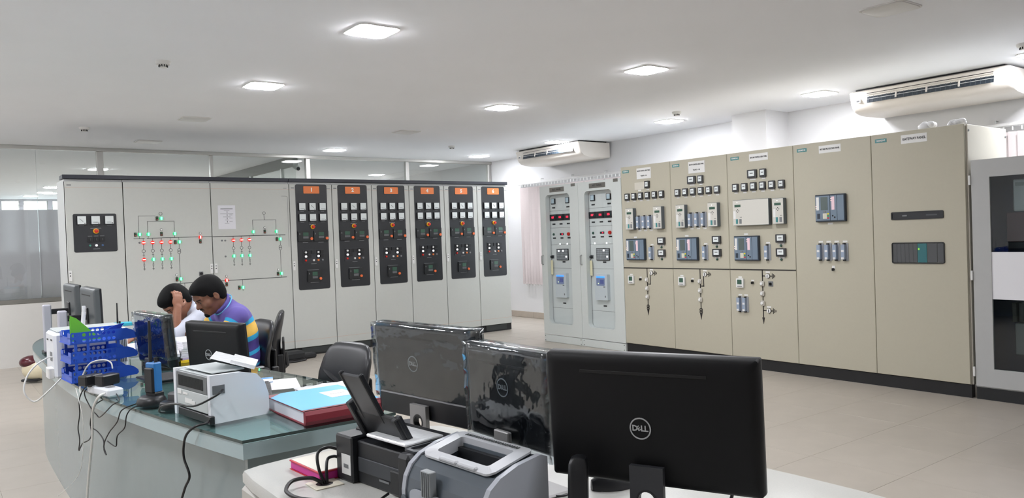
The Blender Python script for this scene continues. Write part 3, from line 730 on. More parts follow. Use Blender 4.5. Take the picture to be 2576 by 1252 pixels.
def upper(t, single):
    for x in ROW: emeter(t, x+.006, 1.922, .072, .086)
    bayunit(t, .24, 1.277); testblock(t, .486, 1.232)
    for z in (1.373, 1.231): emeter(t, .642, z, .112, .086)
    for z in (1.299, 1.158): button('push_green', .012, .014, mat('push_dkgreen', (44, 78, 66), .4), t, (.638, 0, z)); bar('tag', .03, .014, .002, m_lblw, t, (.638, 0, z+.02))
    bl(t, (.008, 1.05), (.792, 1.05), .012); pmeter(t, .129, .907); knob(t, .285, .913)
for k, s_ in ((0, 'beige relay panel at the far end next to the grey glazed panels'), (1, 'second beige relay panel, two slim relays flanking three test blocks')):
    t = beige(k, s_); maker(t); nameplate(t, .388, 2.193, .23, .13, (('33KV TRF CONTROL & RELAY PANEL', .03, .022), ('TRAFO - 0%d' % (k+1), -.03, .02)))
    if k == 0: plate('blank_cover', .16, .088, .004, .004, mat('cover_pale', (206, 202, 190), .5), t, (.315, 0, 2.044)); bar('tag', .05, .016, .002, m_lblw, t, (.315, 0, 1.99))
    else: emeter(t, .32, 2.054, .112, .088)
    emeter(t, .446, 2.052, .072, .088); upper(t, False); relay(t, .178, 1.649, .13, .262); relay(t, .632, 1.649, .13, .262)
    for x in (.298, .39, .48): testblock(t, x, 1.603)
    bl(t, (.392, 1.05), (.392, .52)); [sq(t, .392, z) for z in (.911, .806, .706)]
    bl(t, (.392, .858), (.44, .858)); bl(t, (.44, .858), (.44, .99)); earthing(t, .462, .991, .545)
    for dz in (.013, -.013): put('transformer_symbol', cached('trs', lambda: MB().ring(circ(.022, 18), circ(.014, 18), -.003, 0, 'y').mesh('transformer_symbol', m_blkb)), t, (.392, 0, .578+dz))
    put('arrow', cached('arw', lambda: MB().prism([(-.016, .035), (.016, .035), (0, -.035)], 0, -.003, 'y').mesh('arrow', m_blkb)), t, (.392, 0, .515))
t = beige(2, 'third beige relay panel with one very wide pale relay front'); maker(t, .104); nameplate(t, .4, 2.222, .227, .075, (('33KV LINE CONTROL & RELAY PANEL', 0, .022),))
emeter(t, .325, 2.053, .112, .088); emeter(t, .455, 2.053, .072, .088); upper(t, True); relay(t, .322, 1.652, .44, .272); relay(t, .648, 1.65, .13, .262)
bl(t, (.405, 1.05), (.405, .53)); [sq(t, .405, z) for z in (.907, .805, .704)]
bl(t, (.405, .987), (.45, .987)); earthing(t, .471, .987, .557); bl(t, (.405, .628), (.45, .628)); earthing(t, .474, .628, .558)
put('arrow', CACHE['arw'], t, (.405, 0, .52)); o = plate('switch_plate', .056, .054, .004, .003, m_lblg, t, (.503, 0, .907)); knob(o, 0, 0, False)
testblock(t, .125, .681); testblock(t, .197, .681)
t = beige(3, 'fourth beige relay panel with a single bay unit above four test blocks'); maker(t, .1); nameplate(t, .395, 2.22, .225, .072, (('BUS BAR PROTECTION PANEL', 0, .022),))
bayunit(t, .4, 1.653); [testblock(t, x, 1.232) for x in (.276, .358, .441, .525)]; bar('switch_plate', .03, .05, .002, m_lblw, t, (.4, 0, 1.075)); knob(t, .4, 1.065, False)
t = beige(4, 'nearest beige panel with a black slot and a dark rack display'); maker(t, .093); nameplate(t, .387, 2.222, .224, .076, (('GATEWAY PANEL', 0, .03),))
MB().ring(rrect(.45, .07, .012, 4, .395, 1.549), rrect(.43, .05, .006, 4, .395, 1.549), -.008, 0, 'y').build('rack_slot', m_black, t); MB().box((.395, -.001, 1.549), (.43, .004, .05)).build('slot_front', mat('slot_front', (32, 34, 38), .4), t)
bar('slot_label', .04, .012, .002, m_lblg, t, (.29, -.003, 1.549)); bar('slot_label', .09, .012, .002, mat('slotl', (72, 74, 78), .5), t, (.52, -.003, 1.549))
MB().ring(rrect(.452, .186, .016, 4, .395, 1.219), rrect(.436, .17, .01, 4, .395, 1.219), -.01, 0, 'y').build('rack_frame', m_black, t)
m_rk = mat('rack_grey', (76, 78, 80), .45)
for i in range(6): bar('rack_module', .034, .166, .006, m_rk, t, (.198+.0355*i, 0, 1.219))
o = bar('rack_module', .078, .166, .008, mat('rack_teal', (44, 106, 112), .4), t, (.436, 0, 1.219)); bar('rack_module', .08, .166, .006, m_rk, t, (.52, 0, 1.219)); bar('rack_module', .05, .166, .006, m_rk, t, (.588, 0, 1.219))
for dz in (.04, .03): bar('status_led', .012, .005, .003, mat('led_lime', (150, 230, 60), .4, emit=1.2), o, (-.028, -.008, dz))
MB().box((.80+.006, .42, (.112+2.29)/2), (.012, .78, 2.29-.112), .002).build('end_panel', m_bes, t)
for (x, z) in ((.02, 2.24), (.76, 2.22)): MB().cyl((.812, x+.03, z), (.816, x+.03, z), .01, n=10).build('bolt', m_lblg, t)
# crumpled plastic on top of the panels
m_bag = mat('white_plastic_bag', (236, 236, 238), .3, bump=.6, bscale=30)
for (y, s_, lb) in ((3.23, 1.0, 'crumpled white plastic wrapping on top of the nearest beige panel, left bundle'), (2.97, .8, 'crumpled white plastic wrapping on top of the nearest beige panel, right bundle')):
    b = MB(); random.seed(int(y*100))
    for i in range(9): b.ell((random.uniform(-.02, .05), random.uniform(-.07, .07), random.uniform(.015, .04)), (random.uniform(.03, .05), random.uniform(.025, .05), random.uniform(.02, .04)), 9, 6, Matrix.Rotation(random.uniform(-.6, .6), 3, 'X'))
    o = b.build('plastic_wrapping', m_bag, None, (7.02, y, 2.3)); o.scale = (s_, s_, s_); tag(o, lb, 'wrapping')
    for p in o.data.polygons: p.use_smooth = True

# ================================================================ glazed grey panels beside the relay panels
m_av = mat('pale_grey_panel', (203, 208, 205), .45, noise=.01, nscale=30)
m_avi = mat('pale_grey_inside', (208, 212, 211), .45)
m_digit = mat('red_digits', (255, 40, 70), .4, emit=2.0)
m_pane = glassmat('door_glass', (253, 254, 254), .0, 1.32)
def glazed(k, label, name):
    t = thing('glazed_panel', label, 'panel', (XS, YS+1.6-.8*k, 0), -PI/2, group=None)
    T = 2.17
    b = MB(); b.box((.4, .45, (.1+T)/2), (.798, .7, T-.1)).build('carcass', mat('pale_grey_side', (178, 183, 181), .5), t)
    MB().box((.4, .012, .05), (.792, .03, .096), .002).build('plinth', m_av, t)
    for x in (.03, .77):
        for z in (.02, .08): put('screw', cached('scr', lambda: MB().cyl((0, -.003, 0), (0, -.006, 0), .006, n=8).mesh('screw', m_mim)), t, (x, 0, z))
    fz = (.26+2.045)/2; outer = [(.002, .106), (.798, .106), (.798, T), (.002, T)]
    inn = rrect(.505, 1.785, .06, 6, .372, fz); n = len(inn)
    # matching outer loop: project each inner point outwards onto the door rectangle
    def proj(p):
        dx, dz = p[0]-.4, p[1]-(.106+T)/2; sx = .398/abs(dx) if dx else 1e9; sz = ((T-.106)/2)/abs(dz) if dz else 1e9
        s = min(sx, sz); return (.4+dx*s, (.106+T)/2+dz*s)
    out = [proj(p) for p in inn]
    for c in outer:
        i = min(range(n), key=lambda i: (out[i][0]-c[0])**2+(out[i][1]-c[1])**2); out[i] = c
    MB().ring(out, inn, 0, .022, 'y').build('door', m_av, t)
    MB().prism(rrect(.52, 1.80, .06, 6, .372, fz), .014, .018, 'y').build('pane', m_pane, t)
    MB().ring(rrect(.6, 1.86, .02, 6, .372, fz), rrect(.505, 1.785, .06, 6, .372, fz), .022, .075, 'y').build('window_return', m_avi, t)
    IN = .082
    MB().box((.372, IN+.01, fz), (.7, .012, 1.9)).build('mounting_plate', m_avi, t)
    def q_(u, z):           # device positions lie on the inner plate
        Y = YS-(u-1.6); Yt = Y*(XS+IN)/XS
        return (YS-Yt)+1.6, CAM_H+(z-CAM_H)*(XS+IN)/XS
    def P(u, z, dy=0): a, b_ = q_(u, z); return (a, IN+.004-dy, b_)
    for z in (1.818, 1.584, 1.351, 1.032, .488): bar('plate_joint', .66, .003, .001, m_mim, t, (.372, IN+.004, q_(.3, z)[1]))
    for u in (.292, .588):
        o = plate('meter', .086, .08, .012, .004, m_black, t, P(u, 1.949)); plate('meter_face', .06, .062, .002, .004, mat('meter_bluish', (186, 204, 214), .3), o, (-.004, -.012, .004)); bar('label', .062, .02, .002, m_ink, t, P(u, 1.862))
    bar('digital_bezel', .45, .088, .008, mat('bezel_dark', (46, 48, 56), .35), t, P(.42, 1.727))
    for i in range(3):
        o = plate('digital_meter', .13, .08, .008, .004, mat('digital_case', (30, 32, 38), .3), t, P(.28+.15*i, 1.727, .008)); lettering('%d' % (107+i*9), .034, m_digit, o, (0, -.009, 0), bold=.0015); bar('label', .062, .02, .002, m_ink, t, P(.285+.15*i, 1.636))
    button('push_green', .017, .014, mat('push_dkgreen', (44, 78, 66), .4), t, P(.278, 1.496)); o = bar('indicator', .075, .028, .006, m_ink, t, P(.444, 1.496)); bar('red_light', .02, .014, .002, m_digit, o, (.014, -.006, 0)); button('mushroom', .024, .025, m_red, t, P(.59, 1.495))
    for u in (.285, .444, .59): bar('label', .06, .019, .002, m_ink, t, P(u, 1.444))
    for u in ((.15, .3, .52) if k else (.4, .55)): button('white_disc', .011, .004, m_wl, t, P(u, 1.362))  # small white emissive discs, spaced differently on each panel
    o = plate('annunciator', .242, .158, .012, .004, m_black, t, P(.452, 1.218)); plate('annunciator_face', .226, .142, .002, .002, mat('annunciator_face', (150, 154, 158), .35), o, (0, -.012, 0))
    for i in range(1, 8): bar('grid_line', .003, .14, .0006, m_mim, o, (-.113+.028*i, -.0142, 0))
    for i in range(1, 6): bar('grid_line', .224, .003, .0006, m_mim, o, (0, -.0142, -.07+.0235*i))
    for (dx, dz) in (((.02, .052), (.084, -.03)) if k else ((-.07, .05), (.02, .052), (.084, -.03))): bar('lit_window', .028, .022, .0012, m_wl, o, (dx, -.0142, dz))
    o = plate('selector_switch', .05, .05, .004, .004, m_lblg, t, P(.244, 1.187)); button('selector_knob', .02, .03, m_ink, o, (-.004, -.004, 0))
    MB().box((0, 0, -.12), (.045, .003, .2), .001).build('paper_tag', mat('tag_cream', (222, 214, 180), .6), t, P(.247, 1.16, .03)); bar('label', .06, .019, .002, m_ink, t, P(.47, 1.118))
    o = plate('wall_unit', .232, .335, .05, .008, mat('unit_grey', (200, 206, 210), .4), t, P(.44, .799)); bar('blue_light_bar', .15, .018, .003, mat('blue_glow', (40, 110, 255), .3, emit=2.5), o, (-.006, -.05, .132)); plate('unit_console', .15, .1, .004, .012, mat('console_blue', (120, 132, 170), .4), o, (-.006, -.05, .07))
    bar('display', .066, .055, .002, mat('unit_lcd', (88, 98, 160), .25), o, (.022, -.054, .072)); button('led', .008, .004, mat('led_pale', (226, 236, 190), .4, emit=1.0), o, (-.042, -.054, .048)); plate('unit_badge', .018, .026, .002, .006, m_lblg, o, (.075, -.05, -.12)); bar('unit_latch', .03, .01, .003, m_mim, o, (.06, -.05, .005)); bar('label', .06, .02, .002, m_ink, t, P(.455, .555))
    o = bar('name_plate', .3, .062, .003, mat('plate_metal', (124, 122, 116), .35, .6), t, (.37, 0, 2.108)); lettering(name, .036, m_ink, o, (0, -.0036, 0), wmax=.24)
    bar('corner_plate', .08, .04, .003, mat('plate_metal', (124, 122, 116)), t, (.705, 0, 2.148))
    MB().tube([(.035, 0, 1.21), (.035, -.03, 1.2), (.035, -.03, 1.09), (.035, 0, 1.08)], .008, 8).build('handle', m_alu, t, smooth=True)
    for x in (.1, .5): MB().ring(circ(.018, 12, x+.1, T+.02), circ(.01, 12, x+.1, T+.02), .3, .31, 'y').build('lifting_eye', m_alu, t)
    return t
glazed(0, 'pale grey panel with glazed door nearest the window blind', 'AVC PANEL'); glazed(1, 'pale grey panel with glazed door adjoining the beige panels', 'APC PANEL')

# ================================================================ rack with a glass door at the right edge
m_rc = mat('grey_rack', (178, 179, 178), .45, noise=.01)
t = thing('rack_cabinet', 'grey cabinet with a tall glass door, cut off by the right edge', 'cabinet', (XS+.005, 2.838, 0), -PI/2)
w = .8
MB().box((w/2, .06, .05), (w, .08, .1)).build('plinth', mat('plinth_black', (26, 28, 30)), t)
for (c, d_) in (((w/2, .4, 1.97), (w, .76, .03)), ((.012, .4, 1.04), (.024, .76, 1.87)), ((w-.012, .4, 1.04), (.024, .76, 1.87)), ((w/2, .4, .115), (w, .76, .03)), ((w/2, .77, 1.04), (w, .02, 1.87))):
    MB().box(c, d_).build('casing', m_rc, t)
MB().ring([(.004, .112), (w-.004, .112), (w-.004, 1.984), (.004, 1.984)], [(.142, .262), (w-.14, .262), (w-.14, 1.838), (.142, 1.838)], 0, .025, 'y').build('door', m_rc, t)
MB().box((w/2, .014, 1.05), (w-.27, .005, 1.6)).build('pane', glassmat('smoked_glass', (226, 231, 233), .0, 1.5), t)
for z in (1.82, 1.03, .23): MB().box((-.006, -.004, z), (.016, .02, .08), .003).build('hinge', m_lblw, t)
MB().box((w/2, .3, 1.05), (w-.06, .01, 1.7)).build('back_plate', mat('rack_navy', (30, 42, 66), .5), t)
MB().box((w/2, .009, 1.03), (w-.284, .003, .385)).build('white_panel', mat('white_sheet', (232, 232, 236), .5), t)
o = MB().box((.35, .23, 1.68), (.2, .12, .26), .008).build('utility_meter', mat('meter_pale', (206, 212, 208), .4), t)
MB().box((.33, .166, 1.77), (.12, .006, .03)).build('display', mat('meter_lcd', (150, 160, 150), .3), o); MB().cyl((.41, .17, 1.72), (.41, .155, 1.72), .028, n=18).build('dial', m_lblw, o); MB().cyl((.41, .156, 1.72), (.41, .15, 1.72), .012, n=14).build('dial_centre', m_ink, o)
MB().box((.36, .166, 1.59), (.06, .004, .012)).build('meter_mark', m_ink, o)
MB().box((.42, .24, 1.42), (.46, .1, .24), .006).build('maroon_module', mat('maroon', (84, 40, 44), .4), t); MB().box((.42, .25, 1.27), (.5, .08, .05)).build('din_rail', m_mim, t)
for i in range(8): MB().box((.24+.05*i, .22, .72), (.034, .1, .16), .004).build('terminal_strip', mat('terminal_dark', (66, 66, 58), .5), t)
MB().box((.4, .24, .5), (.34, .08, .26), .006).build('cable_duct', mat('duct_grey', (128, 134, 130), .5), t)

# ================================================================ desks
def offset(poly, d):
    """shift a closed polygon inwards by d (counter-clockwise polygons)"""
    n = len(poly); out = []
    for i in range(n):
        p0, p1, p2 = Vector(poly[i-1]), Vector(poly[i]), Vector(poly[(i+1) % n])
        e1 = (p1-p0).normalized(); e2 = (p2-p1).normalized(); n1 = Vector((-e1.y, e1.x)); n2 = Vector((-e2.y, e2.x))
        b = (n1+n2); b = b.normalized() if b.length > 1e-6 else n1
        out.append(tuple(p1+b*(d/max(.5, b.dot(n1)))))
    return out
def ccw(p):
    a = sum(p[i-1][0]*p[i][1]-p[i][0]*p[i-1][1] for i in range(len(p))); return p if a > 0 else p[::-1]
def smooth_poly(p, it=2, keep=()):
    for _ in range(it):
        q_ = []
        for i in range(len(p)):
            a, b = p[i], p[(i+1) % len(p)]
            if tuple(a) in keep: q_.append(a)
            else: q_.append((a[0]*.75+b[0]*.25, a[1]*.75+b[1]*.25)) if False else q_.append(a)
            m_ = ((a[0]+b[0])/2, (a[1]+b[1])/2)
            q_.append(m_)
        n = len(q_); p = [q_[i] if tuple(q_[i]) in keep else ((q_[i-1][0]+2*q_[i][0]+q_[(i+1) % n][0])/4, (q_[i-1][1]+2*q_[i][1]+q_[(i+1) % n][1])/4) for i in range(n)]
    return p
OUT = [(.897, 2.85), (.83, 3.17), (.767, 3.525), (.71, 3.86), (.662, 4.22), (.63, 4.52), (.612, 4.797), (.60, 5.2), (.598, 5.68), (.60, 6.1), (.607, 6.574), (.625, 6.85), (.649, 7.063), (.70, 7.35), (.777, 7.567), (.88, 7.73), (1.02, 7.8)]
INN = [(1.2, 7.76), (1.34, 7.5), (1.41, 7.0), (1.42, 6.5), (1.41, 5.9), (1.43, 5.3), (1.487, 4.63), (1.56, 4.2), (1.62, 3.85), (1.645, 3.5), (1.61, 3.15), (1.527, 2.85)]
keep = {OUT[0], INN[-1]}
DP = ccw(smooth_poly(OUT+INN, 2, keep)); GZ = .785
m_lac = mat('desk_lacquer', (160, 180, 183), .22, noise=.01, coat=.3)
m_lac2 = mat('desk_base_lacquer', (134, 147, 149), .25, noise=.015, coat=.2)
m_gtop = glassmat('desk_glass', (236, 247, 245), .0, 1.6)
t = thing('glass_desk', 'long curved control desk with greenish glass top where two men sit', 'desk', (0, 0, 0))
b = MB(); o_ = len(b.v); n = len(DP)
for z in (GZ-.012, GZ): b.v.extend([(x, y, z) for x, y in DP])
b.face(tuple(range(n))[::-1]); b.face(tuple(n+i for i in range(n))); b.cur = 1
for i in range(n): b.face((i, (i+1) % n, n+(i+1) % n, n+i))
b.build('glass_top', [m_gtop, mat('glass_edge', (48, 66, 64), .15)], t)
B2 = offset(DP, .004)
def trimin(p):          # worktop under the glass stops short of the inner edge
    x, y = p
    lim = np.interp(y, [2.85, 3.5, 3.85, 4.63, 5.3, 5.9, 6.5, 7.0, 7.5, 7.8], [1.523, 1.49, 1.47, 1.37, 1.33, 1.31, 1.32, 1.31, 1.24, 1.1])
    return (min(x, float(lim)), y)
B2 = [trimin(p) for p in B2]
MB().prism(B2, .712, GZ-.014, 'z').build('worktop', m_lac, t)
B3 = offset(ccw(B2), .05)
front = [p for p in B3 if p[0] < 1.03 and p[1] < 7.66]; front.sort(key=lambda p: p[1])
b = MB(); b.loft([[(x, y, 0), (x+.03, y, 0), (x+.03, y, .712), (x, y, .712)] for x, y in front], caps=True); b.build('front_panel', m_lac2, t, smooth=True)
MB().box(((.93+1.48)/2, 2.915, .356), (1.48-.93, .03, .712)).build('end_panel', m_lac2, t)
MB().box((1.2, 4.3, .35), (.03, .5, .7)).build('support_leg', m_lac2, t); MB().box((1.15, 6.9, .35), (.4, .03, .7)).build('support_leg', m_lac2, t)

m_lam = mat('speckled_laminate', (192, 192, 187), .3, noise=.035, nscale=260, bump=.25, bscale=170)
m_lams = mat('laminate_side', (186, 183, 176), .45, noise=.01)
WD = ccw(smooth_poly([(.80, 2.585), (.835, 2.63), (1.2, 2.665), (1.5, 2.69), (1.585, 2.69), (1.63, 2.65), (1.65, 2.55), (1.70, 2.3), (1.80, 2.02), (1.93, 1.76), (2.04, 1.60), (2.065, 1.45), (2.07, 1.25), (2.07, 1.06), (2.04, 1.0), (1.8, .93), (1.4, .82), (.95, .72), (.83, .76), (.80, .85), (.80, 1.7)], 1)); WZ = .75
t = thing('white_desk', 'speckled white desk in the foreground carrying three monitors and two printers', 'desk', (0, 0, 0))
b = MB(); b.loft([[(x, y, z) for x, y in offset(WD, d)] for d, z in ((.01, .70), (.0, .708), (.0, WZ-.016), (.005, WZ-.005), (.016, WZ))])
b.build('desktop', m_lam, t, smooth=True)
MB().box((1.10, 2.37, .355), (.58, .48, .69), .012).build('pedestal', m_lams, t)
MB().box((1.0, 1.05, .355), (.34, .4, .69), .012).build('pedestal', m_lams, t)
for (z, h) in ((.56, .2), (.345, .2), (.13, .2)):
    o = MB().box((.806, 2.37, z), (.012, .4, h), .003).build('drawer', m_lams, t); MB().box((.798, 2.37, z+.05), (.012, .14, .012), .003).build('handle', m_alu, o)
MB().box((.818, 1.75, .42), (.03, .8, .56)).build('side_panel', m_lams, t)
MB().box((1.75, 1.35, .35), (.4, .03, .7)).build('leg_panel', m_lams, t)

# ================================================================ monitors
m_mb = mat('monitor_black', (13, 13, 15), .55, spec=.3, bump=.06, bscale=900)
m_mglow = mat('monitor_gloss', (22, 24, 28), .16)
m_neck = mat('stand_silver', (150, 149, 148), .4, .3)
m_scrn = mat('screen_off', (16, 18, 22), .12)
m_logo = mat('logo_silver', (186, 188, 190), .35, .4)
m_film = glassmat('plastic_film', (232, 236, 238), .07, 1.75, bump=.55, bscale=9)
def hole_plate(w, z0, z1, hr, hz, y0, y1):
    inn = circ(hr, 48, 0, hz); taken = set()
    def pr(p):
        dx, dz = p[0], p[1]-hz; s = 1e9
        if abs(dx) > 1e-9: s = min(s, w/2/abs(dx))
        if dz > 1e-9: s = min(s, (z1-hz)/dz)
        if dz < -1e-9: s = min(s, (z0-hz)/dz)
        return (dx*s, hz+dz*s)
    out = [pr(p) for p in inn]
    for c in ((-w/2, z0), (w/2, z0), (w/2, z1), (-w/2, z1)):
        i = min((i for i in range(48) if i not in taken), key=lambda i: abs((math.atan2(c[1]-hz, c[0])-2*PI*i/48+PI) % (2*PI)-PI)); out[i] = c; taken.add(i)
    return MB().ring(out, inn, y0, y1, 'y')
def dell(o, x, z, r, y, size):
    MB().ring(circ(r, 32, x, z), circ(r*.88, 32, x, z), y, y-.0012, 'y').build('logo_ring', m_logo, o)
    for ch, dx in (('D', -.50), ('L', .22), ('L', .56)): lettering(ch, r*.72, m_logo, o, (x+dx*r, y-.0008, z), bold=r*.025)
    e = lettering('E', r*.6, m_logo, o, (x-.14*r, y-.0008, z), bold=r*.02); e.rotation_euler = (0, math.radians(-32), 0)
def monitor(label, cx, cy, cz, yaw, tilt, w, h, base_z, shell=None, neck=None, film=0, logo=None, lower=False, hole=True, off=.0, arm=False, basey=0., hz=.09):
    rz = math.radians(yaw)+PI/2
    t = thing('monitor', label, 'monitor', (cx, cy, base_z), rz)
    H = cz-base_z; shell = shell or m_mb; neck = neck or m_neck
    def P(name, b, mt, smooth=False, par=None):
        o = b.build(name, mt, par or t, (0, 0, H) if par is None else (0, 0, 0), smooth=smooth)
        if par is None: o.rotation_euler = (tilt, 0, 0)
        return o
    L = lambda y, w_, h_, r, dz=0: [(x, y, z+dz) for x, z in rrect(w_, h_, r, 4)]
    b = MB(); b.loft([L(.0, w-.05, h-.05, .02), L(.003, w-.02, h-.02, .016), L(.012, w-.003, h-.003, .008), L(.034, w, h, .007)])
    sh = P('back_shell', b, shell, True)
    P('bezel', MB().ring(rrect(w, h, .006), rrect(w-.02, h-.026, .003), .034, .046, 'y'), m_black)
    P('screen', MB().box((0, .039, 0), (w-.016, .006, h-.02)), m_scrn)
    P('vent_slot', MB().box((-.01, -.0005, h/2-.045), (w*.6, .002, .008), .0008), m_dark, par=sh)
    if lower: P('lower_panel', MB().box((0, -.004, -h/2+.045), (w-.06, .01, .075), .004), m_black, par=sh)
    if logo: dell(sh, logo[0], logo[1], logo[2], -.0008, .02)
    if film:
        hh = h*.82 if film == 1 else h+.02; dz = (h-hh)/2 if film == 1 else 0.
        b = MB(); g = 14
        rows = []
        random.seed(int(cx*1000))
        def zz(i, j): return random.uniform(-.002, .003)
        for j in range(g+1):
            rows.append([((i/g-.5)*(w+.004), -.006+zz(i, j), dz+(j/g-.5)*hh+(.006*math.sin(i*1.3) if j == 0 else 0)) for i in range(g+1)])
        b.loft(rows, close=False, caps=False); 
        k = len(rows[0]); top = [(x, .05, z+.002) for x, y, z in rows[-1]]; b.loft([rows[-1], top], close=False, caps=False)
        rt = [r[-1] for r in rows]; b.loft([rt, [(x+.002, .05, z) for x, y, z in rt]], close=False, caps=False)
        fo = P('plastic_film', b, m_film, True)
        so = fo.modifiers.new('thickness', 'SOLIDIFY'); so.thickness = .0006
    if not arm:
        nb = hole_plate(.085, .012, H-h/2+.06, .024, hz, -.022-off, -.006-off) if hole else MB().box((0, -.014-off, (H-h/2+.05)/2), (.07, .016, H-h/2+.04), .003)
        n_ = nb.build('stand_neck', neck, t)
        if hole: MB().ring(circ(.026, 24, 0, hz), circ(.021, 24, 0, hz), -.023-off, -.002-off, 'y').build('cable_ring', m_black, n_)
        MB().box((0, .05+basey, .006), (.24, .19, .012), .005).build('stand_base', neck, t)
    return t
M3 = monitor('largest black monitor back at the front right of the white desk', 1.395, 1.32, 1.026, 204, .07, .54, .328, WZ, m_mb, mat('stand_dark', (52, 53, 57), .45), 0, (-.018, -.017, .0275))
M2 = monitor('middle monitor wholly wrapped in creased clear plastic film', 1.316, 1.795, 1.03, 180, .03, .40, .275, WZ, m_mglow, m_neck, 2, (-.01, .028, .0275), hole=False)
M1 = monitor('left of the three foreground monitors, film over its upper back, grey stand', 1.325, 2.282, 1.039, 187.3, .05, .54, .325, WZ, m_mglow, m_neck, 1, (-.042, .03, .0275), lower=True, hz=.13)
MA = monitor('glossy film-covered monitor standing behind the two-way radio', .961, 4.545, 1.002, 186.6, .08, .48, .285, GZ, m_mglow, mat('stand_dark', (52, 53, 57)), 1, (0, .02, .026), hole=False)
MBm = monitor('matt black monitor on the glass desk behind the white printer', 1.141, 4.033, .976, 198.5, .08, .455, .27, GZ, m_mb, mat('stand_dark', (52, 53, 57)), 0, (-.035, -.028, .0275), hole=False)
m_gm = mat('monitor_grey', (76, 80, 82), .4)
for (y, lb) in ((5.60, 'nearer of two grey monitors on a desk arm beyond the blue trays'), (6.37, 'farther of two grey monitors on a desk arm beyond the blue trays')):
    t = monitor(lb, .82, y, 1.10, 180, .02, .54, .32, GZ, m_gm, None, 0, None, arm=True)
    MB().box((.0, -.06, .29), (.05, .12, .035), .005).build('arm', m_black, t); MB().box((.0, -.004, .3), (.1, .012, .1), .003).build('mount_plate', m_black, t)
    MB().box((0, -.14, .17), (.07, .05, .34), .006).build('arm_post', mat('post_lilac', (178, 178, 188), .45), t); MB().box((0, -.12, .008), (.16, .11, .016), .004).build('arm_foot', m_black, t)

# ================================================================ printers
m_pw = mat('printer_white', (222, 226, 232), .32, noise=.008)
m_pg = mat('printer_grey', (104, 108, 110), .45)
m_pl = mat('printer_light', (190, 196, 196), .4)
m_clk = mat('wrap_clear', (238, 240, 242), .15, bump=.7, bscale=40)
# white laser printer on the glass desk: local -y = back (towards -X side of the desk)
t = thing('laser_printer', 'white laser printer with black sockets on the glass desk corner', 'printer', (.862, 3.372, GZ), math.radians(-82)); w, dp, h = .36, .25, .195
side = [(0, .0), (0, h), (.13, h-.003), (.2, h-.02), (.235, h-.06), (.25, h-.11), (.25, .012), (.24, 0)]
for sx in (-w/2+.012, w/2-.012): b = MB(); b.prism(side, sx-.012, sx+.012, 'x'); b.build('side_cover', m_pw, t)
b = MB(); b.prism([(.012, .012), (.012, h-.006), (.13, h-.009), (.2, h-.026), (.232, h-.064), (.243, h-.11), (.243, .012)], -w/2+.02, w/2-.02, 'x'); b.build('body', m_pl, t)
MB().box((0, .006, h-.045), (w-.06, .01, .075), .003).build('rear_grille', m_pg, t)
for i in range(30): put('grille_fin', cached('gfin', lambda: MB().box((0, 0, 0), (.002, .003, .045)).mesh('grille_fin', m_mim)), t, (-.125+.0082*i, 0, h-.045))
MB().box((0, .006, .075), (w-.06, .01, .075), .002).build('rear_door', m_pl, t); MB().box((0, .008, .017), (w-.09, .02, .033), .002).build('feed_gap', m_black, t)
for (x, z, a, c) in ((-.12, .10, .04, .018), (-.06, .098, .05, .008), (-.03, .07, .07, .02), (.02, .062, .03, .025)): MB().box((x, -.0002, z), (a, .0015, c)).build('rating_label', m_lblw, t)
MB().box((w/2+.0005, .035, .135), (.003, .05, .035)).build('socket', m_pg, t); MB().box((w/2-.01, .0, .018), (.05, .02, .035), .003).build('power_inlet', m_black, t)
MB().box((0, .1, h+.002), (w-.09, .14, .006), .002).build('top_lid', m_pl, t)
tag(MB().box((0, 0, 0), (.16, .22, .001), rot=Matrix.Rotation(.32, 3, 'Y')).box((.05, -.01, -.012), (.1, .18, .016), rot=Matrix.Rotation(.32, 3, 'Y')).build('wrapped_booklet', m_clk, None, (1.03, 3.36, 1.012), -.4), 'booklet in crinkled clear wrapping leaning on the white printer top', 'booklet')
# grey and silver laser printer in the foreground: front towards -X
t = thing('laser_printer', 'silver and dark grey laser printer with an open output tray in the foreground', 'printer', (1.009, 1.67, WZ), math.radians(-86)); w, dp, h = .348, .26, .215
n_before = set(COL.objects)
m_ps = mat('printer_silver', (168, 172, 180), .35); m_pd = mat('printer_slate', (86, 94, 102), .22); m_pt = mat('printer_trim', (190, 192, 196), .4)
side = [(0, .0), (0, .085), (.01, .125), (.035, .158), (.08, .182), (.16, .203), (.27, h), (.30, h-.01), (.30, 0)]
for sx in (-w/2+.008, w/2-.008): b = MB(); b.prism(side, sx-.008, sx+.008, 'x'); b.build('side_cover', m_ps, t)
ins = [(y+.006 if y < .2 else y-.004, max(.0, z-.004)) for y, z in side]
b = MB()
# body shell without the tray well: front band, rear band, cheeks
b.prism([(.006, .0), (.006, .083), (.016, .122), (.04, .153), (.08, .177), (.08, .0)], -w/2+.016, w/2-.016, 'x')
b.prism([(.225, 0), (.225, .2), (.268, h-.005), (.296, h-.014), (.296, 0)], -w/2+.016, w/2-.016, 'x')
for s in (-1, 1):
    b.prism([(.075, 0), (.075, .172), (.16, .199), (.23, .205), (.23, 0)], s*(w/2-.016), s*(w/2-.055), 'x')
b.build('shell', m_pd, t, smooth=False)
MB().box((0, .15, .125), (w-.11, .16, .02)).build('output_tray', m_ps, t)
MB().box((0, .214, .16), (w-.13, .02, .06)).build('paper_exit', m_black, t)
rim_o = rrect(w-.05, .205, .03, 5, 0, .172); rim_i = rrect(w-.13, .125, .012, 5, 0, .165)
def zt(y): return float(np.interp(y, [0, .035, .08, .16, .27, .3], [.13, .16, .184, .205, .2165, .21]))
b = MB(); n = len(rim_o)
for lp, dz in ((rim_o, .0), (rim_o, .006), (rim_i, .006), (rim_i, -.03)): b.v.extend([(x, y, zt(y)+dz) for x, y in lp])
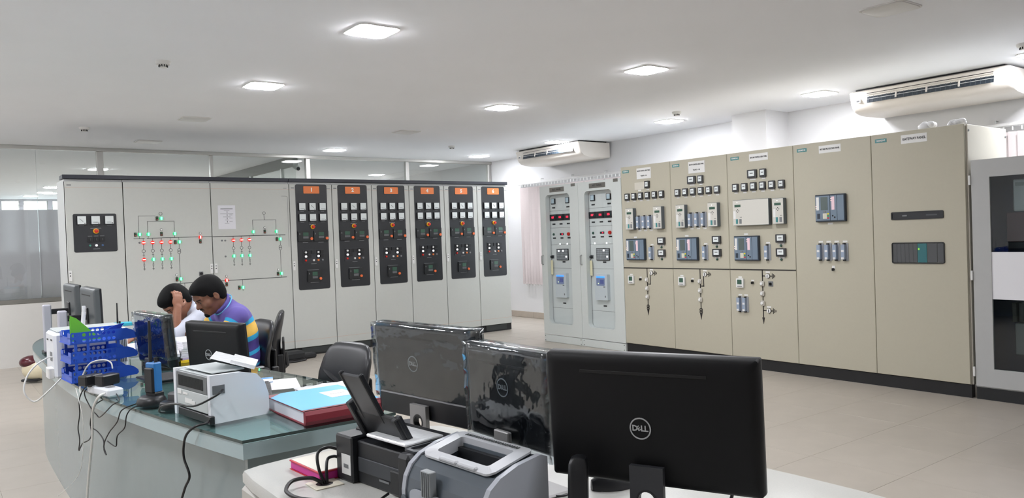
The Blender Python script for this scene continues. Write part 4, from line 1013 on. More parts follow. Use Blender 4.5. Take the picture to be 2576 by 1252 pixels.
for k in range(3):
    for i in range(n): j = (i+1) % n; b.face((k*n+i, k*n+j, (k+1)*n+j, (k+1)*n+i))
b.build('tray_rim', m_pt, t)
for i in range(24): put('vent_slit', cached('vslit', lambda: MB().box((0, 0, 0), (.003, .018, .0015)).mesh('vent_slit', m_pg)), t, (-.11+.0092*i, .252, zt(.252)+.0066))
for x in (-.06, .02): MB().box((x, .15, .142), (.03, .1, .018), .004).build('paper_rib', m_ps, t)
MB().box((-.03, .075, zt(.075)+.006), (.075, .02, .012), .004).build('tray_flap', m_pt, t); MB().box((.05, .075, zt(.075)+.006), (.075, .02, .012), .004).build('tray_flap', m_pt, t)
MB().box((-.045, -.002, .13), (.042, .03, .075), .002).build('tab', mat('tab_grey', (140, 144, 146), .4), t)
for i in range(4): MB().box((-.058+.009*i, -.018, .13), (.003, .003, .07)).build('tab_rib', m_pg, t)
MB().prism(rrect(w-.07, .09, .02, 4, .01, .055), .004, -.008, 'y').build('input_tray', m_ps, t); MB().lathe([(.012, .003), (.012, -.004), (.009, -.005), (0, -.005)], 16, (-.163, 0, .06), 'y').build('power_button', m_pd, t)
for o in COL.objects:
    if o not in n_before and o.parent == t: o.scale = (1, .707, .907); o.location.y *= .707; o.location.z *= .907
# black inkjet with raised paper support: back towards -X
t = thing('inkjet_printer', 'black inkjet printer with raised paper support and ink tank box', 'printer', (1.012, 2.295, WZ), math.radians(-83)); w = .41
n_before = set(COL.objects)
m_ek = mat('inkjet_black', (30, 32, 36), .42, bump=.05, bscale=700); m_ek2 = mat('inkjet_grey', (58, 61, 66), .45)
MB().box((.047, .15, .072), (.094, .3, .144), .006).build('left_block', m_ek, t); MB().box((.225, .165, .066), (.29, .27, .13), .004).build('body', m_ek, t)
MB().box((.392, .12, .075), (.06, .32, .15), .012).build('ink_tank', m_ek, t); MB().ring(rrect(.056, .2, .01, 4, .392, .1), rrect(.04, .16, .008, 4, .392, .1), .15, .156, 'z').build('tank_rim', m_ek2, t)
MB().box((.23, .028, .06), (.26, .006, .045), .002).build('rear_panel', m_ek2, t); MB().box((.3, .024, .04), (.055, .012, .07), .004).build('power_recess', m_black, t)
MB().box((.2, .2, .142), (.38, .2, .02), .005).build('scanner_lid', m_ek, t)
MB().box((.06, -.0008, .055), (.05, .0016, .062)).build('rating_label', m_lblw, t); MB().box((.06, -.002, .05), (.026, .001, .012)).build('barcode', m_lblg, t)
MB().box((.24, .022, .033), (.05, .002, .006)).build('latch', m_lblg, t)
R1 = Matrix.Rotation(math.radians(28), 3, 'X')
def sup(x0, w_, z0, h_, d=.012, lab='paper_support', mt=m_ek):
    c = R1 @ Vector((0, 0, z0+h_/2)); MB().box((x0, .075+c.y, .125+c.z), (w_, d, h_), .003, rot=R1).build(lab, mt, t)
sup(.2, .24, 0, .12); sup(.09, .022, 0, .15, .03, 'edge_guide'); sup(.305, .022, 0, .12, .03, 'edge_guide'); sup(.18, .105, .1, .16, .01, 'extension', mat('inkjet_sheen', (52, 54, 58), .35)); sup(.128, .012, .09, .175, .016, 'extension_edge'); sup(.233, .012, .09, .175, .016, 'extension_edge')
for o in COL.objects:
    if o not in n_before and o.parent == t and o.name.split('.')[0] not in ('paper_support', 'edge_guide', 'extension', 'extension_edge'): o.scale = (1, .68, 1)
tag(MB().box((0, 0, .005), (.14, .2, .01), .003).build('wrapped_papers', m_clk, None, (1.125, 2.05, WZ+.1535), .12), 'papers in crinkled plastic lying on the black inkjet printer', 'papers')
# white office machine behind the trays
t = thing('white_printer', 'boxy white printer standing behind the blue letter trays', 'printer', (.56, 5.0, GZ), .03)
MB().box((.19, .14, .128), (.38, .28, .256), .014).build('body', m_pw, t); MB().box((.19, .14, .262), (.34, .25, .012), .005).build('lid', m_pl, t)
for i in range(7): MB().box((.315+.009*i, -.001, .12), (.004, .003, .13)).build('vent', m_mim, t)
MB().box((-.001, .1, .12), (.003, .06, .05)).build('side_label', m_lblg, t); MB().box((-.002, .07, .215), (.004, .04, .008)).build('side_slot', m_mim, t); MB().box((-.002, .2, .21), (.004, .03, .008)).build('side_slot', m_mim, t)
MB().box((-.012, .08, .03), (.03, .1, .06), .004).build('socket_block', m_lblw, t)

# ================================================================ things on the glass desk
m_tr = mat('tray_blue', (38, 84, 196), .3)
t = thing('letter_tray', 'three-tier blue perforated letter tray at the left end of the desk', 'tray', (.602, 4.73, GZ), .08)
LT, WT, HT_ = .265, .235, .062
def perf(nx, length, h, mt_name='side'):
    b = MB(); c = length/nx
    for i in range(nx):
        for j in range(2):
            cx, cz = (i+.5)*c, (j+.5)*h/2
            o8 = [(cx+c/2, cz), (cx+c/2, cz+h/4), (cx, cz+h/4), (cx-c/2, cz+h/4), (cx-c/2, cz), (cx-c/2, cz-h/4), (cx, cz-h/4), (cx+c/2, cz-h/4)]
            skip = i == 1 or i == nx-1
            b.ring(o8, [(cx+.001*math.cos(PI/4*k) if skip else cx+.0095*math.cos(PI/4*k), cz+(.001 if skip else .0095)*math.sin(PI/4*k)) for k in range(8)], 0, .003, 'y')
    return b
for k in range(3):
    z = .004+.103*k
    tr = MB().box((LT/2, WT/2, .002), (LT, WT, .004)).build('tray', m_tr, t, (0, 0, z))
    side = cached('perf', lambda: perf(10, LT-.02, HT_).mesh('side_wall', m_tr))
    wing = cached('wing', lambda: MB().prism([(0, 0), (.075, .004), (.085, .014), (.082, .03), (.06, .05), (.03, .062), (0, .062)], 0, .003, 'y').mesh('wing', m_tr))
    for y in (0, WT-.003): put('side_wall', side, tr, (.01, y, .002)); put('wing', wing, tr, (LT-.01, y, .002))
    MB().box((.006, WT/2, .02), (.004, WT, .036)).box((.006, .03, .045), (.004, .06, .03)).box((.006, WT-.03, .045), (.004, .06, .03)).build('rear_wall', m_tr, tr)
for (x, y) in ((.03, .006), (.09, .006), (.24, .006), (.03, WT-.006), (.24, WT-.006)): MB().box((x, y, .137), (.014, .006, .27)).build('post', m_tr, t)
tag(MB().prism([(0, 0), (.15, 0), (.03, .125), (0, .14)], -.002, .002, 'y').prism([(.0, .0), (.14, .0), (.03, .11), (0, .125)], .012, .014, 'y').build('green_folder', mat('folder_green', (112, 196, 60), .4), None, (.618, 4.80, GZ+.222), .1), 'bright green plastic folder standing in the top blue tray', 'folder')
tag(MB().prism([(0, 0), (.04, .03), (.09, .052), (.14, .06), (.115, .03), (.1, -.01)], -.003, .003, 'y').build('blue_divider', mat('divider_blue', (30, 62, 170), .35), None, (.755, 4.84, GZ+.235), .08), 'dark blue fin-shaped plastic piece in the top tray', 'divider')
tag(MB().tube([(0, 0, 0), (.03, .02, .05)], .004, 8).build('pen', m_white, None, (.705, 4.83, GZ+.222)), 'white pen leaning in the top blue tray', 'pen')
t = thing('marker', 'white thick marker standing behind the green folder', 'marker', (.715, 5.06, GZ+.27)); MB().tube([(0, 0, 0), (.008, 0, .09)], .011, 10).build('barrel', m_white, t); MB().tube([(.008, 0, .09), (.009, 0, .125)], .0095, 10).build('cap', m_lblw, t)
t = thing('power_strip', 'white power strip carrying two black adapters at the desk edge', 'power strip', (.69, 4.28, GZ), -1.35); MB().box((0, 0, .02), (.25, .075, .04), .008).build('body', m_pw, t)
for x in (-.06, .0, .06): MB().box((x, 0, .041), (.035, .035, .003), .001).build('socket', m_lblg, t)
for (x, y, z, lb) in ((.642, 4.37, .838, 'black power adapter on the power strip nearer the trays'), (.705, 4.30, .84, 'black power adapter on the power strip nearer the radio')):
    t = thing('power_adapter', lb, 'adapter', (x, y, z-.012), .5); MB().box((0, 0, .026), (.1, .062, .052), .006).build('body', m_black, t); MB().box((0, -.01, -.004), (.03, .03, .012), .002).build('plug', m_black, t)
def radio(t, x, y, z, k=1.):
    b = MB().box((x, y, z+.055*k), (.056*k, .036*k, .12*k), .006); b.build('body', mat('radio_blue', (40, 112, 176), .4), t)
    MB().box((x, y-.012, z+.045*k), (.046*k, .036*k, .1*k), .005).build('battery', m_black, t); MB().tube([(x-.016*k, y, z+.11*k), (x-.016*k, y, z+.16*k), (x-.015*k, y, z+.28*k)], [.008*k, .0065*k, .005*k], 8).build('antenna', m_black, t); MB().cyl((x+.014*k, y, z+.115*k), (x+.014*k, y, z+.135*k), .007*k, n=10).build('volume_knob', m_black, t)
t = thing('charging_cradle', 'black charging cradle holding a blue radio', 'charger', (.805, 3.83, GZ), -1.1); MB().lathe([(.062, 0), (.065, .012), (.058, .03), (.045, .04), (0, .04)], 20).build('base', m_black, t, smooth=True); MB().box((0, .02, .04), (.07, .05, .035), .006).build('holder', m_black, t)
t = thing('two_way_radio', 'blue and black two-way radio with tall antenna in the cradle', 'radio', (.805, 3.83, GZ+.058), -1.1); radio(t, 0, .018, 0, 1.15)
t = thing('charging_cradle', 'empty black charging cradle beside the white printer', 'charger', (.852, 3.655, GZ), -1.1); MB().lathe([(.052, 0), (.056, .012), (.05, .03), (.04, .036), (0, .036)], 20).build('base', m_black, t, smooth=True); MB().box((0, .018, .045), (.06, .045, .05), .008).build('holder', mat('cradle_grey', (60, 61, 64), .4), t)
t = thing('two_way_radio', 'blue two-way radio standing far along the desk by the cyan box', 'radio', (1.24, 6.95, GZ), -1.2); radio(t, 0, 0, 0, 1.0)
t = thing('carton', 'white carton with a cyan lid beyond the trays', 'box', (1.28, 7.25, GZ), -.1); MB().box((0, 0, .035), (.22, .12, .07), .003).build('body', m_lblw, t); MB().box((0, 0, .082), (.226, .126, .026), .003).build('lid', mat('cyan_card', (60, 180, 204), .5), t); lettering('drop', .035, m_ink, t, (.03, -.0615, .04), bold=.0012)
m_paper = mat('paper', (228, 226, 230), .7, noise=.02, nscale=30)
def stack(name, label, x, y, z, w, d, h, rz, mt, cat='papers', layers=4):
    t = thing(name, label, cat, (x, y, z), rz); hh = h/layers; random.seed(int(x*999))
    for i in range(layers): MB().box((random.uniform(-.006, .006), random.uniform(-.006, .006), hh*(i+.5)), (w, d, hh*.94), .001).build('sheet', mt, t)
    return t
stack('paper_stack', 'tall pile of white papers under the bent arm of the man in white', 1.335, 5.20, GZ+.055, .21, .3, .075, .1, m_paper, 'papers', 5)
stack('yellow_file', 'yellow file lowest under the paper piles', 1.33, 5.20, GZ, .22, .32, .018, .1, mat('file_yellow', (240, 200, 30), .5), 'file', 1)
stack('lilac_file', 'thin lilac file above the yellow one', 1.33, 5.20, GZ+.018, .21, .31, .012, .14, mat('file_lilac', (176, 160, 190), .6), 'file', 1)
stack('grey_file', 'grey white-edged file between lilac file and tall paper pile', 1.33, 5.20, GZ+.030, .21, .31, .024, .08, mat('file_greywhite', (206, 206, 214), .6), 'file', 3)
stack('open_register', 'open white register in front of the man in white', 1.20, 5.95, GZ, .24, .36, .035, .05, m_paper, 'register', 3)
stack('paper_stack', 'white papers on a dark ledger right of the blue trays', 1.13, 5.05, GZ+.06, .2, .28, .02, -.2, m_paper, 'papers', 2)
stack('dark_ledger', 'dark ledger under white papers behind the glossy monitor', 1.12, 5.05, GZ, .2, .28, .058, -.2, mat('ledger_dark', (44, 46, 52), .5), 'ledger', 2)
tag(MB().box((0, 0, .0006), (.21, .297, .0012)).build('paper_sheet', m_paper, None, (1.40, 3.86, GZ), -.3), 'single white sheet on the glass desk right of the white printer', 'paper')
t = thing('blue_brochure', 'small blue and white brochure lying beside the white printer', 'brochure', (1.385, 4.02, GZ+.0014), -.35); MB().box((0, 0, .002), (.1, .15, .004), .001).build('cover', mat('brochure_blue', (84, 150, 206), .5), t); MB().box((.025, -.03, .0045), (.05, .09, .001)).build('white_panel', m_lblw, t)
t = thing('keyboard', 'black keyboard peeking out behind the white printer', 'keyboard', (1.245, 3.69, GZ), 1.25); MB().box((0, 0, .009), (.44, .125, .016), .005).build('case', m_black, t)
kk = MB().box((0, 0, 0), (.022, .018, .006), .002).mesh('key', mat('key_black', (36, 37, 40), .5))
for r_ in range(5):
    for c_ in range(17): put('key', kk, t, (-.2+.025*c_, -.046+.023*r_, .02))
t = thing('wrapped_packet', 'flat packet in crinkled plastic behind the blue ledger', 'packet', (1.53, 3.50, GZ), .02); MB().box((0, 0, .007), (.29, .17, .014), .004).build('contents', mat('packet_pink', (222, 204, 212), .5), t)
g = MB(); random.seed(3); rows = [[((i/12-.5)*.3, (j/8-.5)*.18, .017+random.uniform(0, .006)) for i in range(13)] for j in range(9)]; g.loft(rows, close=False, caps=False); o = g.build('wrapper', m_clk, t, smooth=True); o.modifiers.new('thickness', 'SOLIDIFY').thickness = .001
# blue ledger with red spine
t = thing('blue_ledger', 'large thick ledger, sky blue cover with dark red spine and corners', 'ledger', (1.325, 3.115, GZ), .0)
m_cb = mat('ledger_blue', (78, 176, 230), .35); m_cr = mat('ledger_red', (132, 34, 48), .45)
w, d = .34, .44
MB().box((0, .01, .027), (w-.012, d-.03, .046), .001).build('page_block', mat('page_edges', (216, 214, 222), .7), t)
for (z, nm) in ((.0025, 'lower_cover'), (.0525, 'upper_cover')):
    o = MB().box((0, 0, z), (w, d, .005), .001).build(nm, m_cr, t)
    if z > .01: MB().prism([(-w/2, d/2-.07), (-w/2, -d/2+.03), (w/2-.0, -d/2+.03), (w/2, d/2), (-w/2+.07, d/2)], z+.0026, z+.0032, 'z').build('blue_cloth', m_cb, o); MB().box((.08, .03, z+.0036), (.11, .14, .0008)).build('title_label', m_lblw, o); MB().box((.08, .03, z+.0041), (.07, .004, .0004)).build('title_line', m_lblg, o)
b = MB(); b.prism([(-d/2, 0), (-d/2+.014, 0), (-d/2+.014, .055), (-d/2, .055), (-d/2-.008, .04), (-d/2-.008, .015)], -w/2, w/2, 'x'); b.build('spine', m_cr, t)

# ================================================================ things on the white desk
t = thing('notebook', 'pink edged notebook with pale patterned cover beside the inkjet printer', 'notebook', (1.042, 2.400, WZ), .06)
MB().box((0, 0, .014), (.19, .205, .024), .002).build('pages', mat('page_magenta', (196, 40, 140), .5), t); MB().box((0, 0, .0285), (.196, .21, .005), .001).build('cover', mat('cover_red', (190, 40, 60), .5), t); MB().box((.0, .0, .0315), (.186, .2, .001)).build('cover_print', mat('cover_pale', (206, 218, 230), .5, noise=.12, nscale=120), t); MB().box((0, 0, .001), (.196, .21, .002)).build('back_cover', mat('cover_red', (190, 40, 60)), t)
MB().prism([(-.093, -.1), (.0, -.1), (-.093, -.035)][::-1], .0321, .0325, 'z').build('orange_corner', mat('corner_orange', (222, 84, 40), .5), t, rz=PI/2)
t = thing('cable_grommet', 'pale square cable grommet in the white desk', 'grommet', (.957, 2.262, WZ)); MB().ring(rrect(.09, .09, .004, 6), circ(.026, 28), 0, .003, 'z').build('plate', mat('grommet_cream', (214, 208, 190), .5), t); MB().cyl((0, 0, .0005), (0, 0, .0015), .027, n=20).build('hole', m_dark, t)
t = thing('mouse', 'black computer mouse beside the large monitor stand', 'mouse', (1.565, 1.635, WZ), math.radians(150))
b = MB(); L = []
for k in range(9):
    s = k/8; x = -.055+.11*s; hw = .031*math.sin(PI*min(1, .12+s*.82))**.5; hz = .046*math.sin(PI*(.1+.72*s))**.8
    L.append([(x, hw*math.cos(a), max(.001, hz*max(0, math.sin(a))+.002)) for a in [PI*i/10 for i in range(11)]])
b.loft([[(x, y, z) for x, y, z in l]+[(l[-1][0], l[-1][1]*.9, .001), (l[0][0], l[0][1]*.9, .001)] for l in L]); b.build('shell', mat('mouse_black', (30, 31, 34), .38), t, smooth=True)
MB().box((.035, 0, .034), (.022, .006, .008), .002).build('wheel', m_dark, t)
t = thing('black_stand', 'upright black rounded plastic stand left of the large monitor', 'stand', (1.255, 1.425, WZ), math.radians(-50))
b = MB(); b.loft([[(x*s, y*.6+yy, z) for x, y in rrect(.05, .055, .012, 4)] for z, s, yy in ((0, 1.1, .0), (.06, 1, .0), (.14, .98, .012), (.175, .94, .022), (.187, .75, .03), (.19, .4, .034))]); b.build('body', m_black, t, smooth=True)
MB().lathe([(.036, 0), (.036, .008), (.03, .012)], 20).build('foot', m_black, t)
t = thing('usb_hub', 'small flat black device behind the silver printer', 'device', (1.30, 1.62, WZ), .5); MB().box((0, 0, .012), (.07, .05, .022), .003).build('case', m_black, t); MB().cyl((.036, 0, .012), (.042, 0, .012), .005, n=8).build('plug', m_dark, t)
for (x, y, rz, lb) in ((1.33, 2.585, .3, 'black gadget between inkjet printer and left monitor, nearer one'), (1.42, 2.60, -.2, 'black gadget between inkjet printer and left monitor, farther one')):
    t = thing('desk_charger', lb, 'charger', (x, y, WZ), rz); MB().box((0, 0, .012), (.085, .075, .024), .006).build('base', m_black, t); b = MB(); b.prism([(-.035, .02), (.035, .02), (.02, .06), (-.01, .066), (-.032, .045)], -.03, .03, 'x'); b.build('wedge', mat('charger_grey', (58, 58, 62), .4), t)

# ================================================================ cords
def bez(pts, n=8):
    pts = [Vector(p) for p in pts]; out = []
    for i in range(len(pts)-1):
        p0, p1, p2, p3 = pts[max(i-1, 0)], pts[i], pts[i+1], pts[min(i+2, len(pts)-1)]
        for k in range(n):
            s = k/n; out.append(.5*((2*p1)+(p2-p0)*s+(2*p0-5*p1+4*p2-p3)*s*s+(3*p1-p0-3*p2+p3)*s**3))
    return out+[pts[-1]]
m_cord = mat('cord_black', (18, 18, 20), .45); m_cordw = mat('cord_white', (226, 226, 222), .4)
def cord(label, pts, r, mt, cat='cable'): return tag(MB().tube(bez(pts), r, 7).build('cord', mt, None, smooth=True), label, cat)
cord('thin black cord hanging lowest left over the desk front', [(.655, 4.40, .835), (.625, 4.46, .80), (.606, 4.50, .74), (.604, 4.498, .666), (.6, 4.544, .587), (.602, 4.52, .53), (.6, 4.549, .469), (.607, 4.472, .518), (.62, 4.355, .557), (.625, 4.302, .596), (.624, 4.314, .653), (.631, 4.252, .72), (.66, 4.25, .79)], .0028, m_cord)
cord('tangled black cord hanging at the middle of the desk front', [(.70, 4.2, .79), (.632, 4.25, .74), (.627, 4.289, .686), (.624, 4.316, .633), (.637, 4.202, .622), (.647, 4.119, .596), (.648, 4.119, .559), (.652, 4.09, .53), (.648, 4.121, .549), (.650, 4.104, .59), (.66, 4.03, .648), (.674, 3.915, .712), (.684, 3.848, .775), (.75, 3.87, .79)], .0028, m_cord)
cord('black cord from the radio cradle looping over the desk edge', [(.78, 3.80, .79), (.72, 3.79, .789), (.692, 3.79, .76), (.688, 3.828, .698), (.674, 3.924, .647), (.671, 3.945, .597), (.664, 3.994, .593), (.655, 4.06, .6)], .0028, m_cord)
cord('black cord between power strip and radio cradle', [(.72, 4.19, .80), (.705, 4.02, .79), (.67, 4.0, .775), (.645, 4.16, .70), (.64, 4.24, .70), (.632, 4.36, .72), (.62, 4.42, .79), (.68, 4.38, .83)], .0028, m_cord)
cord('thick white mains cable dropping from the power strip to the floor', [(.67, 4.175, .806), (.645, 4.155, .80), (.630, 4.2, .76), (.625, 4.25, .70), (.625, 4.285, .579), (.62, 4.334, .472), (.615, 4.385, .362), (.61, 4.43, .248), (.606, 4.474, .13), (.60, 4.50, .012)], .006, m_cordw)
cord('thin white string hanging along the desk front', [(.60, 4.56, .79), (.598, 4.47, .75), (.605, 4.426, .676), (.606, 4.418, .597), (.602, 4.455, .449), (.592, 4.605, .317), (.57, 5.2, .08)], .0014, m_cordw)
cord('white cable looping out beyond the left desk end with a black plug', [(.585, 4.98, .79), (.52, 4.97, .73), (.456, 5.0, .678), (.41, 5.0, .735), (.425, 5.02, .81), (.47, 5.03, .87), (.53, 5.04, .905), (.556, 5.06, .905)], .0045, m_cordw)
cord('short white charger cable curving over the black adapters', [(.735, 4.33, .90), (.73, 4.34, .93), (.70, 4.36, .945), (.655, 4.42, .93), (.63, 4.48, .88), (.612, 4.50, .81), (.61, 4.49, .775)], .0035, m_cordw)
cord('black mains cord of the white printer hanging down the desk front', [(.885, 3.20, .806), (.86, 3.17, .80), (.82, 3.17, .795), (.795, 3.205, .762), (.79, 3.237, .71), (.79, 3.238, .66), (.797, 3.196, .60), (.788, 3.241, .54), (.78, 3.291, .45), (.775, 3.32, .3), (.78, 3.3, .1), (.78, 3.3, .01)], .005, m_cord)
cord('black data cable arching into the side of the white printer', [(.935, 3.185, .92), (.9, 3.16, .905), (.84, 3.25, .86), (.80, 3.38, .855), (.775, 3.50, .83), (.775, 3.55, .80), (.80, 3.57, .79)], .0045, m_cord)
cord('black cable loop lying over the front edge of the white desk', [(.95, 2.262, .756), (.92, 2.275, .775), (.87, 2.29, .775), (.835, 2.26, .765), (.828, 2.22, .76), (.84, 2.17, .757), (.88, 2.10, .757), (.91, 2.02, .757), (.93, 1.93, .757), (.93, 1.86, .76)], .006, m_cord)
cord('black cable arching from the grommet to the inkjet printer, left one', [(.958, 2.262, .752), (.945, 2.275, .80), (.955, 2.30, .84), (.99, 2.305, .85), (1.02, 2.295, .84)], .005, m_cord)
cord('black cable arching from the grommet to the inkjet printer, right one', [(.965, 2.26, .752), (.968, 2.27, .79), (.985, 2.297, .815), (1.005, 2.297, .82), (1.02, 2.295, .815)], .005, m_cord)
cord('thin dark cable from the inkjet printer power socket', [(1.03, 1.985, .772), (1.0, 1.97, .768), (.97, 1.96, .757), (.94, 1.95, .757), (.9, 1.97, .757)], .004, m_cord)
cord('black wire crossing the desk behind the silver printer', [(1.30, 1.86, .755), (1.33, 1.77, .756), (1.38, 1.70, .756), (1.42, 1.66, .758), (1.50, 1.71, .756), (1.56, 1.74, .756)], .003, m_cord)
cord('thin beige wire on the white desk below the left monitor', [(1.42, 2.45, .753), (1.47, 2.50, .753), (1.52, 2.45, .753), (1.55, 2.36, .753), (1.52, 2.25, .753)], .002, mat('wire_beige', (170, 150, 110), .5))
cord('black cable drooping behind the large monitor', [(1.55, 1.22, .92), (1.56, 1.20, .84), (1.54, 1.24, .78), (1.50, 1.32, .757), (1.45, 1.40, .757)], .0045, m_cord)

# ================================================================ chairs
m_lea = mat('black_leather', (26, 27, 31), .36, noise=.04, nscale=40, bump=.12, bscale=260)
m_cf = mat('chair_frame', (30, 31, 33), .45)
def chair(label, x, y, rz, bh=.5, zb=.50, wd=.46):
    t = thing('office_chair', label, 'chair', (x, y, 0), rz, group=None)
    def sec(z, w, th, y0, bow): 
        P = []
        for i in range(20):
            a = 2*PI*i/20; c, s = math.cos(a), math.sin(a); px = w/2*math.copysign(abs(c)**.6, c); py = th/2*math.copysign(abs(s)**.8, s)
            P.append((px, y0+py-bow*(px/(w/2))**2 if w > 0 else y0, z))
        return P
    b = MB()
    b.loft([sec(zb, wd*.62, .03, .22, .0), sec(zb+.02, wd*.80, .055, .215, .01), sec(zb+.09, wd*.92, .07, .205, .02), sec(zb+.22, wd*.98, .075, .20, .025), sec(zb+bh*.62, wd, .07, .212, .025), sec(zb+bh*.8, wd*.95, .065, .235, .02), sec(zb+bh*.92, wd*.83, .055, .252, .015), sec(zb+bh*.98, wd*.66, .04, .262, .01), sec(zb+bh, wd*.45, .018, .266, .005)])
    bk = b.build('backrest', m_lea, t, smooth=True)
    for k in range(4):
        z = zb+.05+.062*k; pts = []
        for i in range(9):
            u = (i-4)/4; pts.append((u*wd*.43, .172+.014*abs(u)**3, z+.075*abs(u)))
        MB().tube(pts, [.003, .012, .016, .017, .014, .017, .016, .012, .003], 8).build('cushion_roll', m_lea, bk, smooth=True)
    MB().box((0, .262, zb+.13), (wd*.7, .02, .28), .008).build('back_plate', m_cf, t)
    for s in (-1, 1): MB().box((s*wd*.46, .235, zb+.06), (.035, .045, .2), .006).build('back_bracket', m_cf, t)
    MB().tube([(0, .275, zb+.15), (0, .285, .44), (0, .2, .37), (0, .05, .37)], [.022, .022, .025, .025], 8).build('spine_bar', m_cf, t)
    b = MB(); b.loft([[(px, py-.03, z) for px, py in rrect(w_, d_, .09, 5)] for z, w_, d_ in ((.385, .40, .40), (.40, .47, .47), (.44, .48, .48), (.465, .46, .46), (.475, .38, .38))]); b.build('seat', m_lea, t, smooth=True)
    for s in (-1, 1):
        a = MB(); a.tube(bez([(s*.25, -.12, .40), (s*.285, -.15, .5), (s*.285, -.17, .62), (s*.285, -.05, .655), (s*.285, .12, .65), (s*.28, .16, .62), (s*.27, .12, .5), (s*.25, .1, .42)], 5), .017, 8); a.build('armrest', m_cf, t, smooth=True)
        MB().box((s*.285, 0, .665), (.05, .26, .026), .01).build('arm_pad', m_lea, t)
    MB().cyl((0, 0, .1), (0, 0, .38), .028, n=14).build('gas_lift', m_cf, t)
    for k in range(5):
        a = 2*PI*k/5+.3; c, s = math.cos(a), math.sin(a)
        MB().tube([(0, 0, .11), (.15*c, .15*s, .1), (.29*c, .29*s, .07)], [.028, .022, .016], 8).build('base_leg', m_cf, t)
        MB().ell((.29*c, .29*s, .03), (.02, .02, .028), 10, 6).build('caster', m_black, t)
    return t
chair('empty black leather chair with chevron seams behind the blue ledger', 1.66, 4.01, math.radians(-80), .46, .465)
chair('empty black chair seen edge-on between cabinets and the seated men', 2.235, 6.73, math.radians(-110.5), .515, .40)
chair('black chair carrying the man in the striped shirt', 1.672, 5.50, math.radians(-88), .47, .49)
chair('black chair carrying the man in the white shirt', 1.735, 6.22, math.radians(-90), .46, .46)

# ================================================================ odds on the floor
t = thing('cable_bag', 'heap of black bag and cables on the floor before cabinet one', 'bag', (3.72, 9.62, 0), .1)
MB().box((-.1, .05, .06), (.5, .2, .12), .03).build('bag_body', mat('bag_black', (30, 31, 33), .6, bump=.4, bscale=18), t); MB().box((.22, .06, .035), (.22, .14, .07), .02).build('pouch', mat('bag_black', (30, 31, 33)), t)
MB().tube(bez([(-.2, -.1, .012), (-.05, -.16, .012), (.12, -.1, .014), (.0, -.05, .014), (-.15, -.07, .012)]), .012, 7).build('loose_cable', m_cord, t, smooth=True)
t = thing('helmet', 'cream helmet with a dark red visor on the floor beyond the desk', 'helmet', (1.0, 10.55, 0), .9)
mc = mat('helmet_cream', (226, 216, 186), .3)
b = MB(); b.ell((0, 0, .15), (.13, .16, .14), 18, 12); b.build('shell', mc, t, smooth=True); b = MB(); b.ell((-.01, .05, .235), (.125, .13, .075), 16, 10); b.build('visor', mat('visor_maroon', (84, 30, 38), .25), t, smooth=True)
MB().box((-.03, .02, .035), (.18, .2, .03), .01).build('chin_rim', m_black, t)

